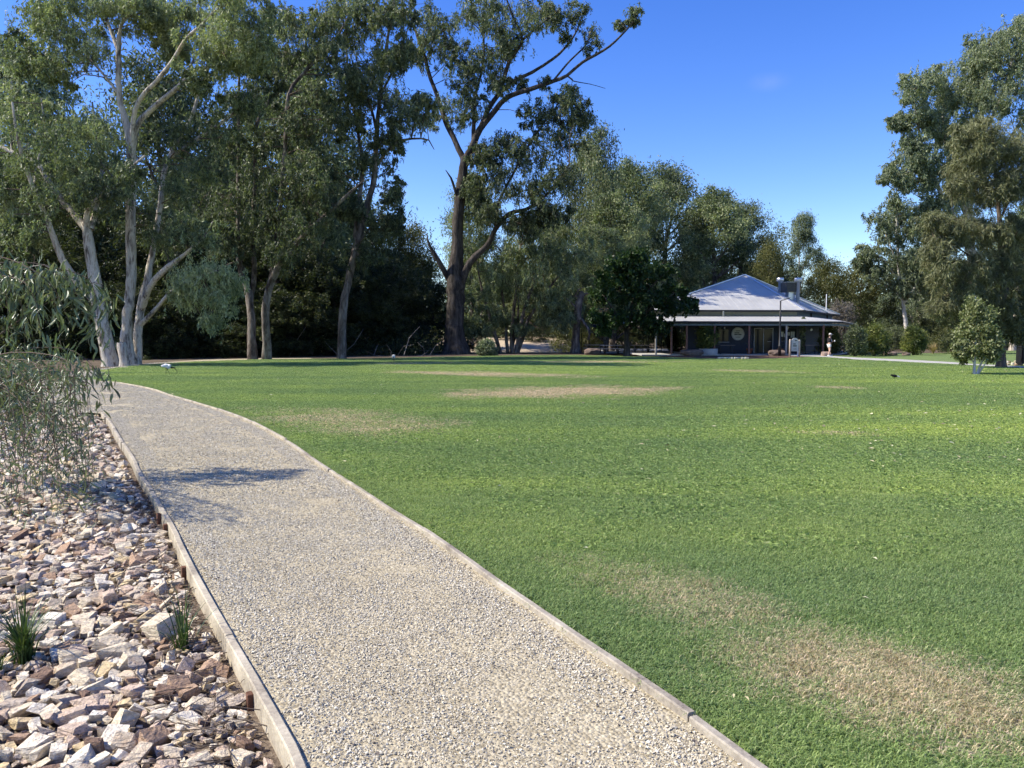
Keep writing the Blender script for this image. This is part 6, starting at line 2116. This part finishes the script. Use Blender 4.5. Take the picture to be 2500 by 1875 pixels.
# stake on the far gravel bend
g = G(120, 958)
lathe_o = lathe('marker_stake', [(0.045, -0.1), (0.045, 0.55), (0.03, 0.58)], M['stake'], None, 8, (g.x, g.y, 0))
tag(lathe_o, 'thin dark stake on the gravel behind the hanging leaves', 'stake')


# ------------------------------------------------------------------ skinned figures
def skin_obj(name, verts, edges, radii, mat, parent=None, sub=2, root=0, loc=None):
    me = bpy.data.meshes.new(name)
    me.from_pydata([tuple(v) for v in verts], edges, [])
    o = bpy.data.objects.new(name, me)
    link(o, parent)
    if loc is not None: o.location = loc
    me.materials.append(mat)
    o.modifiers.new('skin', 'SKIN')
    lay = me.skin_vertices[0].data
    for i, r_ in enumerate(radii):
        lay[i].radius = (r_, r_) if not hasattr(r_, '__len__') else r_
        lay[i].use_root = (i == root)
    o.modifiers['skin'].use_smooth_shade = True
    s_ = o.modifiers.new('sub', 'SUBSURF')
    s_.levels = sub
    s_.render_levels = sub
    return o


M['skin'] = simple('skin_tone', (0.56, 0.36, 0.27), 0.55, 0.3, 0.05, 10)
M['sweater'] = simple('charcoal_sweater', (0.025, 0.022, 0.024), 0.9, 0.15, 0.15, 12)
M['shorts'] = simple('white_shorts', (0.8, 0.8, 0.78), 0.8, 0.2, 0.04, 12)
M['cap'] = simple('pale_cap', (0.62, 0.58, 0.52), 0.8, 0.2, 0.08, 12)
M['hair'] = simple('brown_hair', (0.10, 0.06, 0.035), 0.7, 0.3, 0.2, 20)


def walker():
    g = G(2024, 870)
    r_ = empty('person', (g.x, g.y, 0.02), 0, 'person in dark sweater, white shorts and pale cap walking right with a cup', 'person')
    # x is the way of walking, z up
    vs = [(0, 0, 0.93), (0, 0, 1.12), (0.02, 0, 1.33), (0.03, 0, 1.44), (0.05, 0, 1.52), (0.07, 0, 1.61), (0.07, 0, 1.69),
          (0.0, 0.09, 0.87), (0.06, 0.10, 0.48), (0.14, 0.10, 0.11), (0.24, 0.10, 0.05),       # leading leg (far)
          (0.0, -0.09, 0.87), (0.03, -0.10, 0.50), (-0.10, -0.10, 0.14), (0.0, -0.10, 0.06),   # trailing leg
          (0.0, 0.19, 1.39), (-0.04, 0.24, 1.14), (0.16, 0.2, 1.09), (0.22, 0.19, 1.11),
          (0.0, -0.19, 1.39), (-0.12, -0.23, 1.14), (0.12, -0.2, 1.14), (0.18, -0.19, 1.17)]
    ed = [(0, 1), (1, 2), (2, 3), (3, 4), (4, 5), (5, 6), (0, 7), (7, 8), (8, 9), (9, 10), (0, 11), (11, 12), (12, 13), (13, 14), (2, 15), (15, 16), (16, 17), (17, 18), (2, 19), (19, 20), (20, 21), (21, 22)]
    ra = [0.125, 0.115, 0.125, 0.07, 0.052, 0.088, 0.07, 0.095, 0.062, 0.042, 0.035, 0.095, 0.062, 0.042, 0.035, 0.065, 0.048, 0.036, 0.03, 0.065, 0.048, 0.036, 0.03]
    body = skin_obj('body', vs, ed, ra, M['skin'], r_, 2)
    # clothing a little larger than the body
    sw = [vs[i] for i in (0, 1, 2, 3, 15, 16, 17, 19, 20, 21)]
    sw[0] = (0, 0, 0.98)
    skin_obj('sweater', sw, [(0, 1), (1, 2), (2, 3), (2, 4), (4, 5), (5, 6), (2, 7), (7, 8), (8, 9)], [0.15, 0.142, 0.148, 0.082, 0.085, 0.066, 0.05, 0.085, 0.066, 0.05], M['sweater'], r_, 2)
    sh = [(0, 0, 0.97), (0, 0.09, 0.86), (0.025, 0.1, 0.64), (0, -0.09, 0.86), (0.02, -0.1, 0.66)]
    skin_obj('shorts', sh, [(0, 1), (1, 2), (0, 3), (3, 4)], [0.14, 0.115, 0.10, 0.115, 0.10], M['shorts'], r_, 2)
    # print on the chest
    box('chest_print', (0.13, -0.07, 1.25), (0.05, 0.1, 0.16), M['white'], r_, -0.5, 0.01)
    for y, x in ((0.10, 0.19), (-0.10, -0.04)):
        bm = bmesh.new()
        bmesh.ops.create_uvsphere(bm, u_segments=14, v_segments=8, radius=0.5)
        for v in bm.verts:
            v.co = V3((v.co.x * 0.29 + x, v.co.y * 0.11 + y, max(-0.04, v.co.z * 0.13) + 0.045))
        bm_obj('shoe', bm, M['white'], r_, smooth=True)
    bm = bmesh.new()
    bmesh.ops.create_uvsphere(bm, u_segments=16, v_segments=10, radius=0.115)
    for v in bm.verts:
        v.co = V3((v.co.x * 1.05 + 0.06, v.co.y * 0.9, max(v.co.z, -0.01) + 1.69))
    cap = bm_obj('cap', bm, M['cap'], r_, smooth=True)
    box('cap_peak', (0.20, 0, 1.69), (0.13, 0.15, 0.015), M['cap'], cap, 0, 0.004, Matrix.Rotation(0.15, 4, 'Y'))
    bm = bmesh.new()
    bmesh.ops.create_uvsphere(bm, u_segments=12, v_segments=8, radius=0.09)
    for v in bm.verts: v.co = V3((v.co.x * 0.8 + 0.01, v.co.y * 1.05, v.co.z * 1.2 + 1.62))
    bm_obj('hair', bm, M['hair'], r_, smooth=True)
    bm = bmesh.new()
    bmesh.ops.create_cone(bm, cap_ends=True, segments=8, radius1=0.018, radius2=0.006, depth=0.035)
    bmesh.ops.transform(bm, matrix=Matrix.Translation((0.165, 0, 1.605)) @ Matrix.Rotation(math.pi / 2, 4, 'Y'), verts=bm.verts)
    bm_obj('nose', bm, M['skin'], body)
    # hands with fingers
    for (hx, hy, hz, sg_) in ((0.24, 0.19, 1.115, 1), (0.20, -0.19, 1.175, -1)):
        hv = [(hx, hy, hz), (hx + 0.06, hy, hz + 0.005)]
        he = [(0, 1)]
        hr = [0.026, 0.03]
        for k, (dy, ln) in enumerate(((-0.027, 0.055), (-0.009, 0.065), (0.009, 0.06), (0.027, 0.048))):
            i0 = len(hv)
            hv += [(hx + 0.075, hy + dy, hz + 0.004), (hx + 0.075 + ln * 0.6, hy + dy - sg_ * 0.01, hz - 0.004), (hx + 0.075 + ln * 0.75, hy + dy - sg_ * 0.03, hz - 0.02)]
            he += [(1, i0), (i0, i0 + 1), (i0 + 1, i0 + 2)]
            hr += [0.0095, 0.0085, 0.0075]
        i0 = len(hv)
        hv += [(hx + 0.03, hy - sg_ * 0.03, hz + 0.02), (hx + 0.06, hy - sg_ * 0.045, hz + 0.03)]
        he += [(0, i0), (i0, i0 + 1)]
        hr += [0.0105, 0.0085]
        skin_obj('hand', hv, he, hr, M['skin'], body, 1)
    cup = empty('paper_cup', (g.x + 0.34, g.y - 0.19, 1.14), 0, 'white takeaway cup held by the walking person', 'cup')
    lathe('cup_body', [(0.028, 0), (0.040, 0.11)], M['white'], cup, 16, (0, 0, 0), True)
    lathe('lid', [(0.043, 0.11), (0.043, 0.125), (0.036, 0.135)], M['white'], cup, 16, (0, 0, 0), True)


walker()

M['ibis_white'] = simple('ibis_plumage', (0.72, 0.71, 0.68), 0.8, 0.2, 0.08, 14)
M['ibis_black'] = simple('ibis_black', (0.012, 0.012, 0.012), 0.6, 0.3, 0.2, 14)


def ibis(px, py, rz, label, s_=1.0):
    g = G(px, py)
    r_ = empty('ibis', (g.x, g.y, 0.0), rz, label, 'bird', 'ibises on the lawn')
    r_.scale = (s_, s_, s_)
    skin_obj('body', [(-0.17, 0, 0.37), (-0.08, 0, 0.37), (0.03, 0, 0.36), (0.12, 0, 0.33), (0.17, 0, 0.31)], [(0, 1), (1, 2), (2, 3), (3, 4)], [0.055, 0.095, 0.10, 0.075, 0.05], M['ibis_white'], r_, 2, 2)
    skin_obj('neck', [(0.15, 0, 0.315), (0.21, 0, 0.275), (0.27, 0, 0.285), (0.32, 0, 0.285), (0.345, 0, 0.25)], [(0, 1), (1, 2), (2, 3), (3, 4)], [0.05, 0.036, 0.03, 0.036, 0.022], M['ibis_black'], r_, 2, 0)
    skin_obj('bill', [(0.34, 0, 0.26), (0.385, 0, 0.20), (0.42, 0, 0.13), (0.44, 0, 0.05)], [(0, 1), (1, 2), (2, 3)], [0.016, 0.012, 0.009, 0.006], M['ibis_black'], r_, 1, 0)
    skin_obj('tail', [(-0.15, 0, 0.375), (-0.22, 0, 0.35), (-0.29, 0, 0.33)], [(0, 1), (1, 2)], [0.06, 0.045, 0.012], M['ibis_black'], r_, 2, 0)
    for y, kx, fx in ((0.035, 0.02, 0.10), (-0.035, -0.02, -0.03)):
        lg = skin_obj('leg', [(-0.02, y, 0.3), (kx, y, 0.16), (fx, y, 0.012)], [(0, 1), (1, 2)], [0.022, 0.011, 0.009], M['ibis_black'], r_, 1, 0)
        for a in (-0.5, 0.0, 0.5):
            bm = bmesh.new()
            beam(bm, V3((fx, y, 0.01)), V3((fx + 0.06 * math.cos(a), y + 0.06 * math.sin(a), 0.006)), 0.009, 0.007)
            bm_obj('toe', bm, M['ibis_black'], lg)
    for s2 in (-1, 1):
        bm = bmesh.new()
        bmesh.ops.create_uvsphere(bm, u_segments=14, v_segments=9, radius=0.5)
        for v in bm.verts:
            v.co = V3((v.co.x * 0.33 - 0.05 + 0.05 * v.co.z, v.co.y * 0.05 + s2 * 0.085, v.co.z * 0.13 + 0.37))
        bm_obj('wing', bm, M['ibis_white'], r_, smooth=True)


ibis(408, 914, 0.0, 'white ibis probing the lawn in front of the cream trunk', 0.98)
ibis(961, 883, R(-80), 'small far ibis facing the camera at the back of the lawn', 0.95)
g = G(2184, 925)
mg = empty('magpie', (g.x, g.y, 0), R(180), 'small black and white bird on the right of the lawn', 'bird')
skin_obj('body', [(-0.1, 0, 0.10), (0, 0, 0.11), (0.08, 0, 0.13), (0.13, 0, 0.15), (0.17, 0, 0.13)], [(0, 1), (1, 2), (2, 3), (3, 4)], [0.03, 0.055, 0.045, 0.03, 0.008], M['ibis_black'], mg, 2, 1)
skin_obj('tail', [(-0.09, 0, 0.10), (-0.2, 0, 0.07)], [(0, 1)], [0.03, 0.02], M['ibis_white'], mg, 1, 0)
for y in (-0.02, 0.02): box('leg', (0.01, y, 0.03), (0.008, 0.008, 0.08), M['ibis_black'], mg)


# ------------------------------------------------------------------ fallen leaves on the grass
def fallen():
    rng = np.random.default_rng(91)
    pts = []
    for _ in range(850):
        px = rng.uniform(300, 2500) if rng.random() < 0.5 else rng.uniform(1800, 2560)
        py = 880 + 260 * rng.random() ** 2.4
        g = G(px, py)
        if poly_mask(np.array([[g.x, g.y]]), LAWN_POLY)[0]: pts.append((g.x, g.y))
    for _ in range(34):
        g = G(rng.uniform(900, 2500), rng.uniform(1000, 1800))
        if poly_mask(np.array([[g.x, g.y]]), LAWN_POLY)[0]: pts.append((g.x, g.y))
    n = len(pts)
    P = np.array(pts)
    an = rng.uniform(0, 6.28, n)
    L = rng.uniform(0.05, 0.12, n)
    W_ = rng.uniform(0.018, 0.04, n)
    nearf = np.clip(P[:, 1] / 14, 0.42, 1)
    L, W_ = L * nearf, W_ * nearf
    d = np.stack([np.cos(an), np.sin(an), rng.normal(0, 0.12, n)], -1) * L[:, None]
    s_ = np.stack([-np.sin(an), np.cos(an), rng.normal(0, 0.4, n)], -1) * W_[:, None] / 2
    c = np.hstack([P, np.full((n, 1), 0.05)])
    V = np.stack([c - d / 2, c + s_ + [0, 0, .006], c + d / 2, c - s_ + [0, 0, .006]], 1).reshape(-1, 3)
    V[:, 2] = np.maximum(V[:, 2], 0.03)
    me = mesh_np('fallen_leaves', V, np.arange(4 * n).reshape(n, 4), {'rv': ('FACE', rng.random(n))})
    o = obj('fallen_leaves', me, leaf_mat('fallen_leaf', [(0.24, 0.19, 0.11), (0.45, 0.40, 0.24), (0.6, 0.56, 0.38)], 0.1))
    tag(o, 'pale fallen leaves scattered over the lawn', 'fallen leaves', kind='stuff')


fallen()


# ------------------------------------------------------------------ hanging young gum at the left, close to the camera
def front_gum():
    rng = np.random.default_rng(17)
    D0 = 8.9
    bx = -6.15
    base = V3((bx, D0, float(rock_z(bx, D0))))
    root = empty('young_gum', base, 0, 'young gum with hanging grey-green leaves over the stones at the left', 'tree')
    off = np.array(base[:])
    acc = Acc()
    S = []

    def px(p, q, D): return np.array(at(p, q, D)[:]) - off

    def branch(P, r0, r1, sides=5):
        P = np.array(P)
        C = crom(np.hstack([P, np.linspace(r0, r1, len(P))[:, None]]), 0.07)
        acc.add(*tube_np(C[:, :3], C[:, 3], sides, 0.05, 2))
        return C
    stem = branch([(0, 0, -0.1), (-0.03, 0.02, 0.8), (0.02, 0.0, 1.6), (0.0, 0.05, 2.4), (0.05, 0.05, 2.9)], 0.032, 0.01, 8)
    # arching boughs: where each bends over and where its tip hangs (picture columns and rows, at real distances)
    ends = []
    for (x1, y1, x2, y2, D) in ((90, 665, 170, 790, 8.6), (140, 670, 225, 800, 8.9), (180, 680, 250, 840, 9.1), (60, 690, 100, 820, 8.4), (230, 690, 262, 790, 9.2), (110, 690, 150, 860, 9.3), (40, 720, 60, 850, 8.8), (0, 690, 20, 830, 8.7),
                                (-60, 660, -20, 800, 8.8), (-120, 650, -90, 780, 9.2), (-160, 690, -130, 840, 8.9), (20, 655, 70, 760, 9.1), (200, 672, 240, 760, 9.0), (130, 655, 190, 740, 8.7), (-40, 640, 10, 720, 9.3),  # includes boughs out of view on the left, added to deepen the path shadow
                                (150, 850, 255, 930, 8.5), (190, 880, 270, 960, 8.7), (120, 900, 200, 1010, 8.3), (200, 930, 250, 1000, 8.6)):
        a = stem[min(len(stem) - 1, int(len(stem) * rng.uniform(0.55, 0.95)))][:3] if y1 < 760 else stem[int(len(stem) * 0.5)][:3]
        m_ = px(x1, y1, D)
        e = px(x2, y2, D + rng.normal(0, 0.15))
        mid = (a + m_) / 2 + np.array([0, 0, 0.1])
        C = branch([a, mid, m_, (m_ + e) / 2 + np.array([0.04, 0, 0.05]), e], 0.008, 0.0018)
        ends.append((C, 'up' if y1 < 760 else 'mid'))
    for k in range(74):
        x1, y1 = rng.uniform(-60, 200), rng.uniform(880, 1060)
        D = rng.uniform(6.6, 9.0)
        a = stem[int(len(stem) * rng.uniform(0.2, 0.55))][:3]
        m_ = px(x1, y1, D)
        e = px(x1 + rng.uniform(0, 60), min(1330, y1 + rng.uniform(80, 330)), D)
        e[2] = max(e[2], 0.1)
        C = branch([a, (a + m_) / 2 + np.array([0, 0, 0.12]), m_, (m_ + e) / 2 + rng.normal(0, 0.04, 3), e], 0.006, 0.0016, 4)
        ends.append((C, 'low'))
    obj('stem', acc.mesh('stem'), M['twig'], root)
    # leaf shapes
    shapes = []
    for k in range(8):
        L = 1.0
        nseg = 6
        cv = rng.uniform(-0.22, 0.22)
        bn_ = rng.uniform(-0.1, 0.25)
        Vv, Ff = [], []
        for i in range(nseg + 1):
            u = i / nseg
            wv = 0.085 * math.sin(math.pi * min(1, u * 0.93 + 0.07)) ** 0.8 * (1.15 - 0.45 * u)
            cx = cv * math.sin(math.pi * u * 0.8)
            cz = -bn_ * math.sin(math.pi * u)
            Vv += [(cx - wv, cz + wv * 0.35, -u), (cx, cz, -u), (cx + wv, cz + wv * 0.35, -u)]
        for i in range(nseg):
            for j in range(2):
                Ff.append([i * 3 + j, i * 3 + j + 1, i * 3 + 4 + j, i * 3 + 3 + j])
        shapes.append((np.array(Vv), np.array(Ff)))
    shared = []
    for k in range(24):
        V_, F_ = shapes[k % 8]
        me = mesh_np('leaf', V_, F_, {'rv': ('FACE', np.full(len(F_), 0.1 + 0.8 * (k / 23)))}, True)
        me.materials.append(M['leaf_front'])
        shared.append(me)
    leaves = []
    for C, kind in ends:
        n0 = len(C)
        st = int(n0 * (0.30 if kind != 'low' else 0.35))
        dens = {'up': 3.6, 'mid': 3.0, 'low': 1.7}[kind]
        size = {'up': 0.155, 'mid': 0.135, 'low': 0.095}[kind]
        for i in range(st, n0):
            for _ in range(rng.poisson(dens)):
                sp = {'up': 0.075, 'mid': 0.055, 'low': 0.05}[kind]
                leaves.append((C[i, :3] + rng.normal(0, sp, 3), size * rng.uniform(0.65, 1.3), rng.normal(0, 0.42 if kind != 'low' else 0.65, 2), rng.uniform(0, 6.28), kind))
    order = sorted(range(len(leaves)), key=lambda i: -leaves[i][1] * (1.0 if leaves[i][4] != 'low' else 0.8) + (9 if (leaves[i][0] + off)[0] / (leaves[i][0] + off)[1] < -0.66 else 0))
    big = set(order[:300])
    Vs, Fs, rv, n_ = [], [], [], 0
    for i, (p, s_, tl, an, kd) in enumerate(leaves):
        if i in big:
            o = bpy.data.objects.new('leaf', shared[rng.integers(0, 24)])
            o.location = p
            o.rotation_euler = (tl[0], tl[1], an)
            wv = s_ * (1.0 if kd != 'low' else 0.75)
            o.scale = (wv, wv, s_)
            link(o, root)
        else:
            V_, F_ = shapes[i % 8]
            Rm = np.array(Matrix.Rotation(an, 3, 'Z') @ Matrix.Rotation(tl[1], 3, 'Y') @ Matrix.Rotation(tl[0], 3, 'X'))
            Vs.append((V_ * s_ * np.array([0.75, 0.75, 1]) if kd == 'low' else V_ * s_) @ Rm.T + p)
            Fs.append(F_ + n_)
            n_ += len(V_)
            rv += [float(np.clip(rng.normal(0.42, 0.22), 0, 1))] * len(F_)
    o = obj('small_leaves', mesh_np('small_leaves', np.concatenate(Vs), np.concatenate(Fs), {'rv': ('FACE', rv)}, True), M['leaf_front'], root)
    o['kind'] = 'stuff'


front_gum()
